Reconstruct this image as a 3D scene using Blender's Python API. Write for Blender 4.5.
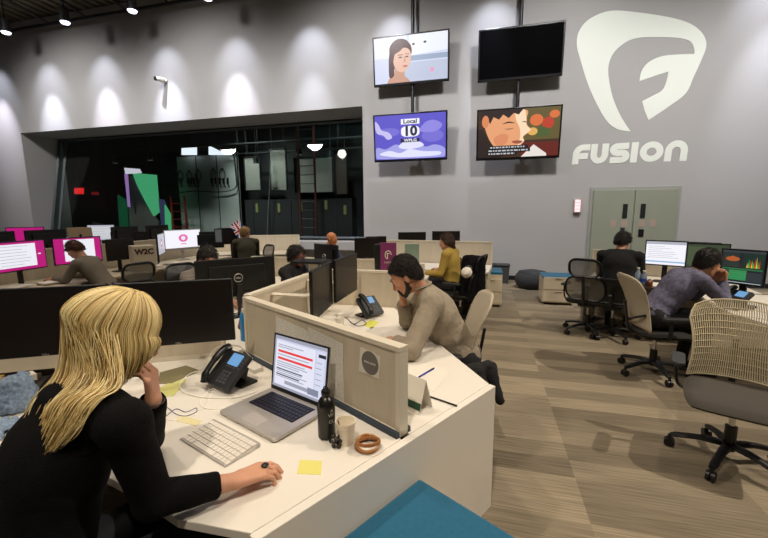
import bpy, math, random
import numpy as np
from mathutils import Vector, Matrix
random.seed(7); np.random.seed(7)
for o in list(bpy.data.objects): bpy.data.objects.remove(o)
sc = bpy.context.scene
COL = sc.collection
R = math.radians
# ---------------------------------------------------------------- camera
CAMH = 1.60
YAW, PITCH, ROLL, FPX = -14.6, 8.35, -0.38, 384.0
def _axes():
    y, p, r = R(YAW), R(PITCH), R(ROLL)
    F = Vector((math.sin(y)*math.cos(p), math.cos(y)*math.cos(p), -math.sin(p)))
    X = Vector((math.cos(y), -math.sin(y), 0)); U = X.cross(F)
    return math.cos(r)*X + math.sin(r)*U, -math.sin(r)*X + math.cos(r)*U, F
AX, AU, AF = _axes()
cam = bpy.data.objects.new('camera', bpy.data.cameras.new('camera')); COL.objects.link(cam)
cam.data.sensor_width = 36; cam.data.lens = 18; cam.data.clip_start = .02; cam.data.clip_end = 100
cam.matrix_world = Matrix(((AX.x, AU.x, -AF.x, 0), (AX.y, AU.y, -AF.y, 0), (AX.z, AU.z, -AF.z, CAMH), (0, 0, 0, 1)))
sc.camera = cam
# ---------------------------------------------------------------- world, exposure
sc.view_settings.view_transform = 'Standard'; sc.view_settings.look = 'None'
sc.view_settings.gamma = 1; sc.view_settings.use_curve_mapping = False
sc.view_settings.exposure = 0.08
w = bpy.data.worlds.new('world'); sc.world = w; w.use_nodes = True
w.node_tree.nodes['Background'].inputs[0].default_value = (.9, .88, .85, 1)
w.node_tree.nodes['Background'].inputs[1].default_value = .06
# ---------------------------------------------------------------- room lights, and added fills for the back wall
def area(loc, size, power, col, aim=None, spread=180):
    l = bpy.data.lights.new('ceiling_light', 'AREA'); l.shape = 'DISK'; l.size = size; l.energy = power; l.color = col; l.spread = R(spread)
    o = bpy.data.objects.new('ceiling_light', l); COL.objects.link(o); o.location = loc
    d = Vector(aim) - Vector(loc) if aim else Vector((0, 0, -1))
    o.rotation_euler = d.to_track_quat('-Z', 'Y').to_euler(); return o
def spot(loc, aim, power, ang, blend, col, r=.04):
    l = bpy.data.lights.new('spot_light', 'SPOT'); l.energy = power; l.spot_size = R(ang); l.spot_blend = blend; l.color = col; l.shadow_soft_size = r
    o = bpy.data.objects.new('spot_light', l); COL.objects.link(o); o.location = loc
    o.rotation_euler = (Vector(aim) - Vector(loc)).to_track_quat('-Z', 'Y').to_euler(); return o
WARM = (1, .88, .72); COOL = (.80, .84, 1)
spot((-.3, -1.6, 6.6), (-.9, 1.6, .7), 760, 62, .8, WARM, .08)
spot((-3.2, 1.0, 6.6), (-1.5, 2.6, .7), 360, 70, .9, WARM, .10)
spot((4.6, 3.2, 5.6), (.9, 3.0, 0), 1000, 80, .9, WARM, .05)
spot((2.0, 4.4, 6.6), (1.2, 4.0, 0), 230, 95, 1, WARM, .06)
spot((-4.5, 4.5, 6.8), (-4.3, 5.0, .7), 190, 90, 1, WARM, .12)
spot((-7.5, 4.5, 6.8), (-7, 5.0, .7), 150, 90, 1, WARM, .12)
spot((-2.4, 2.6, 6.9), (-2, 2.2, 0), 330, 150, 1, (1, .87, .70), .22)
spot((-6.5, 4.5, 6.9), (-6.4, 4.4, 0), 190, 150, 1, (1, .9, .78), .2)
spot((2.5, 5.5, 6.9), (2.5, 5.2, 0), 110, 150, 1, (1, .9, .78), .2)
for _x in (-12, -7.5, -3, 1.5, 6): spot((_x, 5.4, 7.0), (_x, 9.5, 2.6), 1120, 100, 1, (1, .97, .95), .35)  # added fill spots, only there to brighten the back wall
WALL_Y = 9.5
# ---------------------------------------------------------------- helpers
def P(x, y, z=None, Y=None, D=None):
    """point of the room seen at a place of the photograph, on a known height, wall distance or depth"""
    r = AX*(x-384)/FPX - AU*(y-269)/FPX + AF
    t = (z-CAMH)/r.z if z is not None else (Y/r.y if Y is not None else D)
    return Vector((0, 0, CAMH)) + r*t
def lin(c): return tuple(((v/255)/12.92 if v/255 <= .04045 else ((v/255+.055)/1.055)**2.4) for v in c)
MC = {}
def mat(name, col, rough=.6, metal=0, var=0, scale=8, bump=0, bscale=None, emis=0, stretch=None, spec=.5, alpha=1, sheen=0):
    if name in MC: return MC[name]
    m = bpy.data.materials.new(name); m.use_nodes = True; MC[name] = m
    nt = m.node_tree; b = nt.nodes['Principled BSDF']; c = lin(col) + (1,)
    b.inputs['Base Color'].default_value = c; b.inputs['Roughness'].default_value = rough; b.inputs['Metallic'].default_value = metal
    b.inputs['Specular IOR Level'].default_value = spec; b.inputs['Sheen Weight'].default_value = sheen
    if alpha < 1: b.inputs['Alpha'].default_value = alpha
    if emis:
        b.inputs['Emission Color'].default_value = c; b.inputs['Emission Strength'].default_value = emis
        b.inputs['Base Color'].default_value = (.01, .01, .01, 1)
    if var or bump:
        tc = nt.nodes.new('ShaderNodeTexCoord'); mp = nt.nodes.new('ShaderNodeMapping'); nt.links.new(tc.outputs['Object'], mp.inputs[0])
        if stretch: mp.inputs['Scale'].default_value = stretch
        n = nt.nodes.new('ShaderNodeTexNoise'); n.inputs['Scale'].default_value = scale; n.inputs['Detail'].default_value = 5
        nt.links.new(mp.outputs[0], n.inputs['Vector'])
        if var:
            r = nt.nodes.new('ShaderNodeValToRGB'); e = r.color_ramp.elements
            e[0].position = .3; e[1].position = .7
            e[0].color = tuple(max(0, v*(1-var)) for v in c[:3]) + (1,); e[1].color = tuple(min(1, v*(1+var)) for v in c[:3]) + (1,)
            nt.links.new(n.outputs[0], r.inputs[0]); nt.links.new(r.outputs[0], b.inputs['Base Color'])
        if bump:
            n2 = n
            if bscale:
                n2 = nt.nodes.new('ShaderNodeTexNoise'); n2.inputs['Scale'].default_value = bscale; n2.inputs['Detail'].default_value = 3
                nt.links.new(mp.outputs[0], n2.inputs['Vector'])
            bp = nt.nodes.new('ShaderNodeBump'); bp.inputs['Strength'].default_value = bump; bp.inputs['Distance'].default_value = .01
            nt.links.new(n2.outputs[0], bp.inputs['Height']); nt.links.new(bp.outputs[0], b.inputs['Normal'])
    return m
def frame(o, right, up):
    r = Vector(right).normalized(); u = Vector(up).normalized(); n = r.cross(u); o = Vector(o)
    return Matrix(((r.x, u.x, n.x, o.x), (r.y, u.y, n.y, o.y), (r.z, u.z, n.z, o.z), (0, 0, 0, 1)))
def T(x, y, z): return Matrix.Translation((x, y, z))
def RX(a): return Matrix.Rotation(R(a), 4, 'X')
def RY(a): return Matrix.Rotation(R(a), 4, 'Y')
def RZ(a): return Matrix.Rotation(R(a), 4, 'Z')
class MB:
    def __init__(s): s.v = []; s.f = []; s.m = []; s.mats = []
    def _add(s, vs, fs, M=None, mt=None):
        k = len(s.v); mi = 0
        if mt is not None:
            if mt not in s.mats: s.mats.append(mt)
            mi = s.mats.index(mt)
        s.v += [tuple(M @ Vector(p)) if M is not None else tuple(p) for p in vs]
        s.f += [tuple(i+k for i in f) for f in fs]; s.m += [mi]*len(fs); return s
    def box(s, c, d, M=None, mt=None, top=1.0):
        x, y, z = c; a, b, e = d[0]/2, d[1]/2, d[2]/2; t = top
        vs = [(x-a, y-b, z-e), (x+a, y-b, z-e), (x+a, y+b, z-e), (x-a, y+b, z-e), (x-a*t, y-b*t, z+e), (x+a*t, y-b*t, z+e), (x+a*t, y+b*t, z+e), (x-a*t, y+b*t, z+e)]
        return s._add(vs, [(0, 3, 2, 1), (4, 5, 6, 7), (0, 1, 5, 4), (1, 2, 6, 5), (2, 3, 7, 6), (3, 0, 4, 7)], M, mt)
    def cyl(s, p0, p1, r0, r1=None, n=16, M=None, mt=None): return s.tube([p0, p1], [r0, r0 if r1 is None else r1], n, M=M, mt=mt)
    def tube(s, pts, r, n=8, closed=False, M=None, mt=None, flat=1.0, up=None, cap=True):
        pts = [Vector(p) for p in pts]; N = len(pts); rs = r if isinstance(r, (list, tuple)) else [r]*N
        vs = []; fs = []; prev = None
        for i, p in enumerate(pts):
            if closed: t = pts[(i+1) % N]-pts[i-1]
            else: t = pts[min(i+1, N-1)]-pts[max(i-1, 0)]
            if t.length < 1e-9: t = Vector((0, 0, 1))
            t.normalize()
            if prev is None:
                a = Vector(up) if up else (Vector((0, 0, 1)) if abs(t.z) < .9 else Vector((1, 0, 0)))
                u = a - t*a.dot(t)
            else: u = prev - t*prev.dot(t)
            if u.length < 1e-6: u = t.orthogonal()
            u.normalize(); prev = u; w_ = t.cross(u)
            for k in range(n):
                an = 2*math.pi*k/n; vs.append(p + w_*math.cos(an)*rs[i] + u*math.sin(an)*rs[i]*flat)
        for i in range(N if closed else N-1):
            j = (i+1) % N
            for k in range(n): fs.append((i*n+k, i*n+(k+1) % n, j*n+(k+1) % n, j*n+k))
        if not closed and cap: fs.append(tuple(range(n-1, -1, -1))); fs.append(tuple((N-1)*n+k for k in range(n)))
        return s._add(vs, fs, M, mt)
    def lathe(s, prof, n=24, M=None, mt=None, cap=True):
        vs = []; fs = []
        for r_, z in prof:
            for k in range(n): a = 2*math.pi*k/n; vs.append((r_*math.cos(a), r_*math.sin(a), z))
        for i in range(len(prof)-1):
            for k in range(n): fs.append((i*n+k, i*n+(k+1) % n, (i+1)*n+(k+1) % n, (i+1)*n+k))
        if cap: fs.append(tuple(range(n-1, -1, -1))); fs.append(tuple((len(prof)-1)*n+k for k in range(n)))
        return s._add(vs, fs, M, mt)
    def prism(s, poly, z0, z1, M=None, mt=None):
        n = len(poly); ar = sum(poly[i][0]*poly[(i+1) % n][1]-poly[(i+1) % n][0]*poly[i][1] for i in range(n))
        if ar < 0: poly = poly[::-1]
        vs = [(p[0], p[1], z0) for p in poly]+[(p[0], p[1], z1) for p in poly]
        fs = [tuple(range(n-1, -1, -1)), tuple(range(n, 2*n))]+[(i, (i+1) % n, n+(i+1) % n, n+i) for i in range(n)]
        return s._add(vs, fs, M, mt)
    def flat(s, poly, z=0, M=None, mt=None):
        n = len(poly); ar = sum(poly[i][0]*poly[(i+1) % n][1]-poly[(i+1) % n][0]*poly[i][1] for i in range(n))
        if ar < 0: poly = poly[::-1]
        return s._add([(p[0], p[1], z) for p in poly], [tuple(range(n))], M, mt)
    def sheet(s, fn, nu, nv, M=None, mt=None, th=0):
        vs = [fn(i/nu, j/nv) for j in range(nv+1) for i in range(nu+1)]; W = nu+1
        fs = [(j*W+i, j*W+i+1, (j+1)*W+i+1, (j+1)*W+i) for j in range(nv) for i in range(nu)]
        return s._add(vs, fs, M, mt)
    def text(s, body, size, M, mt=None, depth=.0006, align='CENTER', bold=0, sx=1):
        cu = bpy.data.curves.new('t', 'FONT'); cu.body = body; cu.size = size; cu.extrude = depth; cu.align_x = align; cu.align_y = 'CENTER'; cu.offset = bold; cu.resolution_u = 3
        ob = bpy.data.objects.new('t', cu); COL.objects.link(ob); bpy.context.view_layer.update()
        me = bpy.data.meshes.new_from_object(ob.evaluated_get(bpy.context.evaluated_depsgraph_get()))
        s._add([(v.co.x*sx, v.co.y, v.co.z) for v in me.vertices], [tuple(p.vertices) for p in me.polygons], M, mt)
        bpy.data.objects.remove(ob); bpy.data.curves.remove(cu); bpy.data.meshes.remove(me); return s
    def build(s, name, mt=None, parent=None, smooth=False, bevel=0, solid=0, subd=0, loc=None, rz=None):
        me = bpy.data.meshes.new(name); me.from_pydata(s.v, [], s.f)
        if s.mats:
            for q in s.mats: me.materials.append(q)
            me.polygons.foreach_set('material_index', s.m)
        elif mt: me.materials.append(mt)
        if smooth:
            me.polygons.foreach_set('use_smooth', [True]*len(me.polygons))
            if smooth != 2: me.set_sharp_from_angle(angle=R(40))
        o = bpy.data.objects.new(name, me); COL.objects.link(o)
        if parent is not None: o.parent = parent
        if solid: q = o.modifiers.new('s', 'SOLIDIFY'); q.thickness = solid; q.offset = 0
        if subd: q = o.modifiers.new('d', 'SUBSURF'); q.levels = subd; q.render_levels = subd
        if bevel: q = o.modifiers.new('b', 'BEVEL'); q.width = bevel; q.segments = 2; q.limit_method = 'ANGLE'; q.angle_limit = R(40)
        if loc is not None: o.location = loc
        if rz is not None: o.rotation_euler.z = rz
        return o
def tag(o, label=None, cat=None, group=None, kind=None):
    if label: o['label'] = label
    if cat: o['category'] = cat
    if group: o['group'] = group
    if kind: o['kind'] = kind
    return o
def thing(name, label, cat, loc=(0, 0, 0), az=0, group=None):
    o = bpy.data.objects.new(name, None); COL.objects.link(o); o.empty_display_size = .05
    o.location = loc; o.rotation_euler = (0, 0, -R(az)); return tag(o, label, cat, group)
def dup(root, loc, az, label, group=None):
    r = root.copy(); COL.objects.link(r); r.location = loc; r.rotation_euler = (0, 0, -R(az)); r['label'] = label
    if group: r['group'] = group
    for ch in list(root.children):
        c = ch.copy(); COL.objects.link(c); c.parent = r
        for g in ch.children:
            d = g.copy(); COL.objects.link(d); d.parent = c
    return r
def struct(o): o['kind'] = 'structure'; return o
def crom(pts, n=6, closed=False):
    pts = [Vector(p) for p in pts]; N = len(pts); out = []
    for i in range(N if closed else N-1):
        if closed: a, b, c, d = pts[i-1], pts[i], pts[(i+1) % N], pts[(i+2) % N]
        else: a, b, c, d = pts[max(i-1, 0)], pts[i], pts[i+1], pts[min(i+2, N-1)]
        for k in range(n):
            t = k/n; out.append(.5*((2*b)+(c-a)*t+(2*a-5*b+4*c-d)*t*t+(3*b-a-3*c+d)*t**3))
    if not closed: out.append(pts[-1])
    return out
def rrect(w_, h_, r, n=4, cx=0, cy=0):
    o = []
    for sx, sy, a0 in ((1, 1, 0), (-1, 1, 90), (-1, -1, 180), (1, -1, 270)):
        for k in range(n+1):
            a = R(a0+90*k/n); o.append((cx+sx*(w_/2-r)+r*math.cos(a), cy+sy*(h_/2-r)+r*math.sin(a)))
    return o
# ---------------------------------------------------------------- materials
M_wall = mat('wall_paint', (166, 164, 163), .75, var=.03, scale=.6)
M_beige = mat('cream_laminate', (205, 192, 168), .45, var=.03, scale=3)
M_white = mat('white_laminate', (228, 221, 210), .38, var=.02, scale=4)
M_panel = mat('panel_fabric', (198, 186, 164), .8, var=.05, scale=6, stretch=(4, 4, .6))
M_trim = mat('panel_trim', (214, 204, 184), .45)
M_black = mat('black_plastic', (14, 14, 15), .4)
M_screenoff = mat('dark_screen', (24, 18, 15), .32, spec=.5)
M_dgrey = mat('dark_grey_plastic', (42, 42, 45), .5)
M_chrome = mat('chrome', (190, 190, 192), .2, metal=1)
M_alu = mat('aluminium', (196, 190, 184), .38, metal=.55)
M_navy = mat('navy_strip', (38, 52, 68), .5)
M_teal = mat('teal_felt', (6, 92, 124), .95, var=.08, scale=60, bump=.4, bscale=300, sheen=.2)
M_paper = mat('white_paper', (222, 216, 204), .8)
M_yellow = mat('yellow_paper', (222, 214, 120), .8)
M_skin = mat('skin', (205, 150, 120), .5, var=.06, scale=20, bump=.05, bscale=200)
M_skin2 = mat('tan_skin', (176, 122, 96), .5, var=.06, scale=20)
M_skin3 = mat('brown_skin', (96, 58, 42), .5)
M_hairdark = mat('dark_hair', (26, 18, 14), .55, var=.4, scale=40, bump=.8, bscale=160, stretch=(1, 1, .3))
M_hairbrown = mat('brown_hair', (66, 42, 26), .55, var=.4, scale=40, bump=.8, bscale=160, stretch=(1, 1, .3))
M_seat = mat('dark_seat_fabric', (30, 28, 27), .9, var=.15, scale=60, bump=.3, bscale=200)
M_cream = mat('cream_elastomer', (172, 160, 136), .6)
def em(name, col, s=1.0): return mat(name, col, .4, emis=s)
E_white = em('screen_white', (236, 236, 244), .95); E_pink = em('screen_pink', (196, 24, 128), .8); E_grey = em('screen_grey', (170, 172, 190), .8)
E_red = em('screen_red', (235, 60, 60), .9); E_dk = em('screen_dark', (28, 34, 42), .8); E_blue = em('screen_blue', (90, 160, 220), .9)
E_green = em('screen_green', (40, 120, 70), .8); E_lav = em('screen_lavender', (205, 208, 232), .9); E_rose = em('screen_rose', (232, 80, 150), .9)
# ---------------------------------------------------------------- body surfaces (smooth union of tapered limbs, meshed)
def _cap(p, a, b, ra, rb):
    a = np.array(a, float); b = np.array(b, float); ba = b-a; L = max(ba@ba, 1e-9)
    h = np.clip(((p-a)@ba)/L, 0, 1); return np.linalg.norm(p-a-h[..., None]*ba, axis=-1)-(ra+(rb-ra)*h)
def _ell(p, c, rad, Rm):
    q = (p-np.array(c, float)) @ np.array(Rm); rad = np.array(rad, float)
    k0 = np.linalg.norm(q/rad, axis=-1); k1 = np.linalg.norm(q/rad**2, axis=-1); return np.where(k1 > 1e-6, k0*(k0-1)/np.maximum(k1, 1e-6), -rad.min())
I3 = np.eye(3)
def prim_d(p, pr):
    if pr[0] == 'c': return _cap(p, *pr[1:5])
    return _ell(p, pr[1], pr[2], pr[3])
def prim_bb(pr, m):
    if pr[0] == 'c':
        a = np.array(pr[1]); b = np.array(pr[2]); r = max(pr[3], pr[4])+m; return np.minimum(a, b)-r, np.maximum(a, b)+r
    c = np.array(pr[1]); r = max(pr[2])+m; return c-r, c+r
def sdf_mesh(prims, h, k=.02, cuts=(), subs=(), ks=None):
    """prims: ('c',a,b,ra,rb,tag[,k]) | ('e',c,radii,R,tag[,k]); cuts: (point, normal) keeps the side behind the normal"""
    lo = np.min([prim_bb(p, .03)[0] for p in prims], 0); hi = np.max([prim_bb(p, .03)[1] for p in prims], 0)
    n = np.ceil((hi-lo)/h).astype(int)+2; f = np.full(n, 1.0, np.float32)
    ax = [lo[i]+h*np.arange(n[i]) for i in range(3)]
    def region(pr, m):
        a, b = prim_bb(pr, m); i0 = np.maximum(((a-lo)/h).astype(int), 0); i1 = np.minimum(np.ceil((b-lo)/h).astype(int)+1, n)
        sl = tuple(slice(i0[i], i1[i]) for i in range(3))
        g = np.stack(np.meshgrid(*[ax[i][sl[i]] for i in range(3)], indexing='ij'), -1); return sl, g
    for pr in prims:
        kk = pr[6-(pr[0] == 'e')] if len(pr) > 6-(pr[0] == 'e') else k
        sl, g = region(pr, .02+kk)
        d = prim_d(g, pr).astype(np.float32); q = f[sl]; hh = np.maximum(kk-np.abs(q-d), 0)/kk
        f[sl] = np.minimum(q, d)-hh*hh*kk*.25
    for pr in subs:
        sl, g = region(pr, .02); d = -prim_d(g, pr).astype(np.float32); kk = .006; q = f[sl]; hh = np.maximum(kk-np.abs(q-d), 0)/kk
        f[sl] = np.maximum(q, d)+hh*hh*kk*.25
    if cuts:
        g = np.stack(np.meshgrid(*ax, indexing='ij'), -1)
        for c in cuts:
            if callable(c): f = np.maximum(f, c(g).astype(np.float32))
            else: f = np.maximum(f, ((g-np.array(c[0]))@np.array(c[1])).astype(np.float32))
    s = f < 0; c = np.zeros(np.array(f.shape)-1, np.int8)
    for i in (0, 1):
        for j in (0, 1):
            for l in (0, 1): c += s[i:n[0]-1+i, j:n[1]-1+j, l:n[2]-1+l]
    act = np.argwhere((c > 0) & (c < 8)); idx = np.full(c.shape, -1, np.int64); idx[tuple(act.T)] = np.arange(len(act))
    acc = np.zeros((len(act), 3)); cnt = np.zeros(len(act)); cor = [(i, j, l) for i in (0, 1) for j in (0, 1) for l in (0, 1)]
    for A in cor:
        for d in range(3):
            if A[d] == 0:
                B = list(A); B[d] = 1
                fa = f[tuple((act+A).T)]; fb = f[tuple((act+B).T)]; cr = (fa < 0) != (fb < 0)
                t = np.where(cr, fa/np.where(cr, fa-fb, 1), 0); pos = np.array(A, float)[None]+0*act; pos[:, d] = t
                acc[cr] += pos[cr]; cnt[cr] += 1
    vs = lo+h*(act+acc/np.maximum(cnt, 1)[:, None]); fs = []
    for d in range(3):
        e1, e2 = [(1, 2), (2, 0), (0, 1)][d]
        sa = [slice(1, n[i]-1) for i in range(3)]; sa[d] = slice(0, n[d]-1); sb = list(sa); sb[d] = slice(1, n[d])
        a = s[tuple(sa)]; b = s[tuple(sb)]; off = np.array([x.start for x in sa])
        for flip, msk in ((0, a & ~b), (1, ~a & b)):
            q = np.argwhere(msk)+off
            if not len(q): continue
            u = np.zeros(3, int); u[e1] = 1; v_ = np.zeros(3, int); v_[e2] = 1
            quad = [idx[tuple((q-u-v_).T)], idx[tuple((q-v_).T)], idx[tuple(q.T)], idx[tuple((q-u).T)]]
            if flip: quad = quad[::-1]
            fs.append(np.stack(quad, 1))
    fs = np.concatenate(fs); fs = fs[(fs >= 0).all(1)]
    return vs, fs
def sdf_obj(name, prims, h, mt, parent=None, k=.02, cuts=(), subs=(), tagmats=None, disp=0, dfreq=30, smooth=2):
    vs, fs = sdf_mesh(prims, h, k, cuts, subs)
    me = bpy.data.meshes.new(name); me.from_pydata(vs.tolist(), [], fs.tolist())
    me.materials.append(mt)
    if tagmats:
        cen = vs[fs].mean(1); best = np.full(len(cen), 9.); ti = np.zeros(len(cen), int); names = list(tagmats)
        for q in names: me.materials.append(tagmats[q])
        for pr in prims:
            tg = pr[5 if pr[0] == 'c' else 4]; d = prim_d(cen, pr); better = d < best; best[better] = d[better]; ti[better] = names.index(tg)+1 if tg in names else 0
        me.polygons.foreach_set('material_index', ti.tolist())
    me.polygons.foreach_set('use_smooth', [True]*len(me.polygons))
    o = bpy.data.objects.new(name, me); COL.objects.link(o)
    q = o.modifiers.new('sm', 'SMOOTH'); q.iterations = smooth; q.factor = .5
    if disp:
        tx = bpy.data.textures.new('clouds', 'CLOUDS'); tx.noise_scale = 1/dfreq; d = o.modifiers.new('dp', 'DISPLACE'); d.texture = tx; d.strength = disp; d.texture_coords = 'LOCAL'
    if parent is not None: o.parent = parent
    return o
def rotm(az, pitch=0, roll=0):
    """columns: right, forward, up of something facing azimuth az (clockwise from +Y), nodding down by pitch, tilting right by roll"""
    M = Matrix.Rotation(-R(az), 3, 'Z') @ Matrix.Rotation(-R(pitch), 3, 'X') @ Matrix.Rotation(R(roll), 3, 'Y'); return M
def np3(M): return np.array([[M[i][j] for j in range(3)] for i in range(3)])
# ================================================================ THE ROOM
def floor_mat():
    m = bpy.data.materials.new('plank_carpet'); m.use_nodes = True; nt = m.node_tree; b = nt.nodes['Principled BSDF']
    tc = nt.nodes.new('ShaderNodeTexCoord'); br = nt.nodes.new('ShaderNodeTexBrick')
    br.inputs['Scale'].default_value = 1; br.inputs['Mortar Size'].default_value = 0.0; br.inputs['Brick Width'].default_value = .92
    br.inputs['Row Height'].default_value = .18; br.inputs['Bias'].default_value = 0; br.offset = .37; br.offset_frequency = 1
    br.inputs['Color1'].default_value = lin((152, 138, 115)) + (1,); br.inputs['Color2'].default_value = lin((108, 97, 79)) + (1,)
    nt.links.new(tc.outputs['Object'], br.inputs['Vector'])
    mp = nt.nodes.new('ShaderNodeMapping'); mp.inputs['Scale'].default_value = (1.2, 60, 1); nt.links.new(tc.outputs['Object'], mp.inputs[0])
    n = nt.nodes.new('ShaderNodeTexNoise'); n.inputs['Scale'].default_value = 2.2; n.inputs['Detail'].default_value = 4; nt.links.new(mp.outputs[0], n.inputs['Vector'])
    r = nt.nodes.new('ShaderNodeValToRGB'); e = r.color_ramp.elements; e[0].position = .35; e[0].color = (.62, .62, .62, 1); e[1].position = .65; e[1].color = (1.12, 1.12, 1.12, 1)
    nt.links.new(n.outputs[0], r.inputs[0])
    mx = nt.nodes.new('ShaderNodeMix'); mx.data_type = 'RGBA'; mx.blend_type = 'MULTIPLY'; mx.inputs[0].default_value = 1
    nt.links.new(br.outputs[0], mx.inputs[6]); nt.links.new(r.outputs[0], mx.inputs[7]); nt.links.new(mx.outputs[2], b.inputs['Base Color'])
    b.inputs['Roughness'].default_value = .85
    bp = nt.nodes.new('ShaderNodeBump'); bp.inputs['Strength'].default_value = .25; bp.inputs['Distance'].default_value = .005
    nt.links.new(n.outputs[0], bp.inputs['Height']); nt.links.new(bp.outputs[0], b.inputs['Normal'])
    return m
M_floor = floor_mat()
struct(MB().box((-3.5, 3.2, -.05), (28, 15.2, .1)).build('floor', M_floor))
# back wall with the long studio window
wb = MB(); wx0, wx1, wz0, wz1 = -14.5, -3.0, .87, 4.2; y0, y1 = WALL_Y, WALL_Y+.45
wb.box(((-17.5+wx0)/2, (y0+y1)/2, 3.72), (wx0+17.5, .45, 7.45))
wb.box(((wx1+10.5)/2, (y0+y1)/2, 3.72), (10.5-wx1, .45, 7.45))
wb.box(((wx0+wx1)/2, (y0+y1)/2, (wz1+7.45)/2), (wx1-wx0, .45, 7.45-wz1))
wb.box(((wx0+wx1)/2, (y0+y1)/2, wz0/2), (wx1-wx0, .45, wz0))
struct(wb.build('wall_back', M_wall))
struct(MB().box((-17.6, 3.2, 3.72), (.2, 15.2, 7.45)).build('wall_left', M_wall))
struct(MB().box((10.6, 3.2, 3.72), (.2, 15.2, 7.45)).build('wall_right', M_wall))
M_deck = mat('ceiling_deck', (128, 118, 102), .6, metal=.2)
dk = MB()
for i in range(94):
    x = -17.4+i*.3; dk.box((x, 3.0, 7.52), (.16, 14.9, .06)); 
dk.box((-3.5, 3.0, 7.6), (28, 15.2, .1)); struct(dk.build('ceiling', M_deck))
struct(MB().box((-1.3+5.3, WALL_Y-.01, .05), (13.0, .02, .10)).build('baseboard_back', mat('baseboard', (30, 30, 32), .5)))
# recess in the studio wall: soffit, left jamb, canted glass
rec = MB(); gy_t, gy_b = 10.65, 9.98
rec.box(((wx0+wx1)/2, (y1+gy_t)/2+.05, wz1+.05), (wx1-wx0+.4, gy_t-y1+.1, .1)); rec.box((wx0-.1, 10.35, 2.5), (.2, .8, 3.6)); rec.box((wx1+.1, 10.35, 2.5), (.2, .8, 3.6))
rec.box(((wx0+wx1)/2, 10.0, wz0-.06), (wx1-wx0, .7, .12))
struct(rec.build('trim_1', M_wall))
M_frame = mat('window_frame_metal', (74, 80, 84), .45, metal=.5)
wf = MB()
def glp(x, t): return Vector((x, gy_b+(gy_t-gy_b)*t, wz0+(wz1-wz0)*t))
for x in (wx0+.04, wx0+.36, wx1-.05): wf.tube([glp(x, 0), glp(x, 1)], .045, 4)
wf.tube([glp(wx0, .985), glp(wx1, .985)], .05, 4); wf.tube([glp(wx0, .01), glp(wx1, .01)], .05, 4)
win = struct(wf.build('window_1', M_frame))
gm = bpy.data.materials.new('studio_glass'); gm.use_nodes = True; nt = gm.node_tree; nt.nodes.remove(nt.nodes['Principled BSDF'])
tr = nt.nodes.new('ShaderNodeBsdfTransparent'); tr.inputs[0].default_value = (.72, .77, .77, 1); gl = nt.nodes.new('ShaderNodeBsdfGlossy'); gl.inputs['Roughness'].default_value = .015
fr = nt.nodes.new('ShaderNodeFresnel'); fr.inputs[0].default_value = 1.6; mx = nt.nodes.new('ShaderNodeMixShader')
nt.links.new(fr.outputs[0], mx.inputs[0]); nt.links.new(tr.outputs[0], mx.inputs[1]); nt.links.new(gl.outputs[0], mx.inputs[2]); nt.links.new(mx.outputs[0], nt.nodes['Material Output'].inputs[0])
a, b, c, d = glp(wx0, 0), glp(wx1, 0), glp(wx1, 1), glp(wx0, 1)
MB()._add([a, b, c, d], [(0, 1, 2, 3)]).build('glass_pane', gm, win)
struct(MB().box((-8.75, WALL_Y-.12, .76), (11.6, .26, .22)).box((-8.75, WALL_Y-.02, .34), (11.6, .06, .66)).build('trim_2', M_wall, bevel=.01))
# ---- studio beyond the glass
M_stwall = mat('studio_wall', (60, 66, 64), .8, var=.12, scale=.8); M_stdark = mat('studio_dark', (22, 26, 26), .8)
SY = 14.5
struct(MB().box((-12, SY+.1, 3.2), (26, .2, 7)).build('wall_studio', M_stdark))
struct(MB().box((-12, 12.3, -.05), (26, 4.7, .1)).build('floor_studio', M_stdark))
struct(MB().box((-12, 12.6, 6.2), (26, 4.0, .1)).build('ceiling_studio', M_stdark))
spot((-8.6, 11.2, 5.8), (-7.9, 13.4, 2.6), 1100, 75, 1, (.9, 1, .95), .2)
spot((-4.6, 11.2, 5.6), (-4.3, 13.6, 2.8), 420, 70, 1, (.9, 1, .95), .2)
M_flat = mat('grey_scenery_flat', (176, 182, 174), .7, var=.06, scale=2)
M_flat2 = mat('dim_scenery_flat', (128, 128, 118), .7, var=.1, scale=2)
def wallpan(name, label, x0, y0_, x1, y1_, Y, m, th=.06, cat='scenery panel', group=None, seams=0):
    a = P(x0, y0_, Y=Y); b = P(x1, y1_, Y=Y); w_ = b.x-a.x; h_ = abs(a.z-b.z); zc = max(min(a.z, b.z), 0.0)
    t = thing(name, label, cat, ((a.x+b.x)/2, Y, zc), 0, group)
    MB().box((0, 0, h_/2), (w_, th, h_)).build('panel_face', m, t, bevel=.01)
    fr_ = MB()
    for q in (-w_/2+.02, w_/2-.02): fr_.box((q, -th/2-.01, h_/2), (.04, .03, h_))
    fr_.box((0, -th/2-.01, h_-.02), (w_, .03, .04))
    if zc > .3:
        for q in (-w_/2+.1, w_/2-.1): MB().cyl((q, 0, h_-.02), (q, 0, 6.15-zc), .012, n=6).build('hanger', M_stdark, t)
    for k in range(seams): fr_.box((-w_/2+w_*(k+1)/(seams+1), -th/2-.006, h_/2), (.025, .02, h_))
    fr_.build('panel_frame', M_stdark, t); return t
wallpan('scenery_panel', 'tall pale grey riveted studio wall with hooks and cables behind the glass', 176, 156, 243, 240, 13.4, M_flat, seams=2)
wallpan('scenery_panel', 'pale grey square board high behind the glass, right of the hook wall', 244, 157, 262, 190, 13.2, M_flat2)
wallpan('scenery_panel', 'narrow upright grey board behind the glass left of the right ladder', 269, 149, 288, 190, 13.2, M_flat2)
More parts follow.
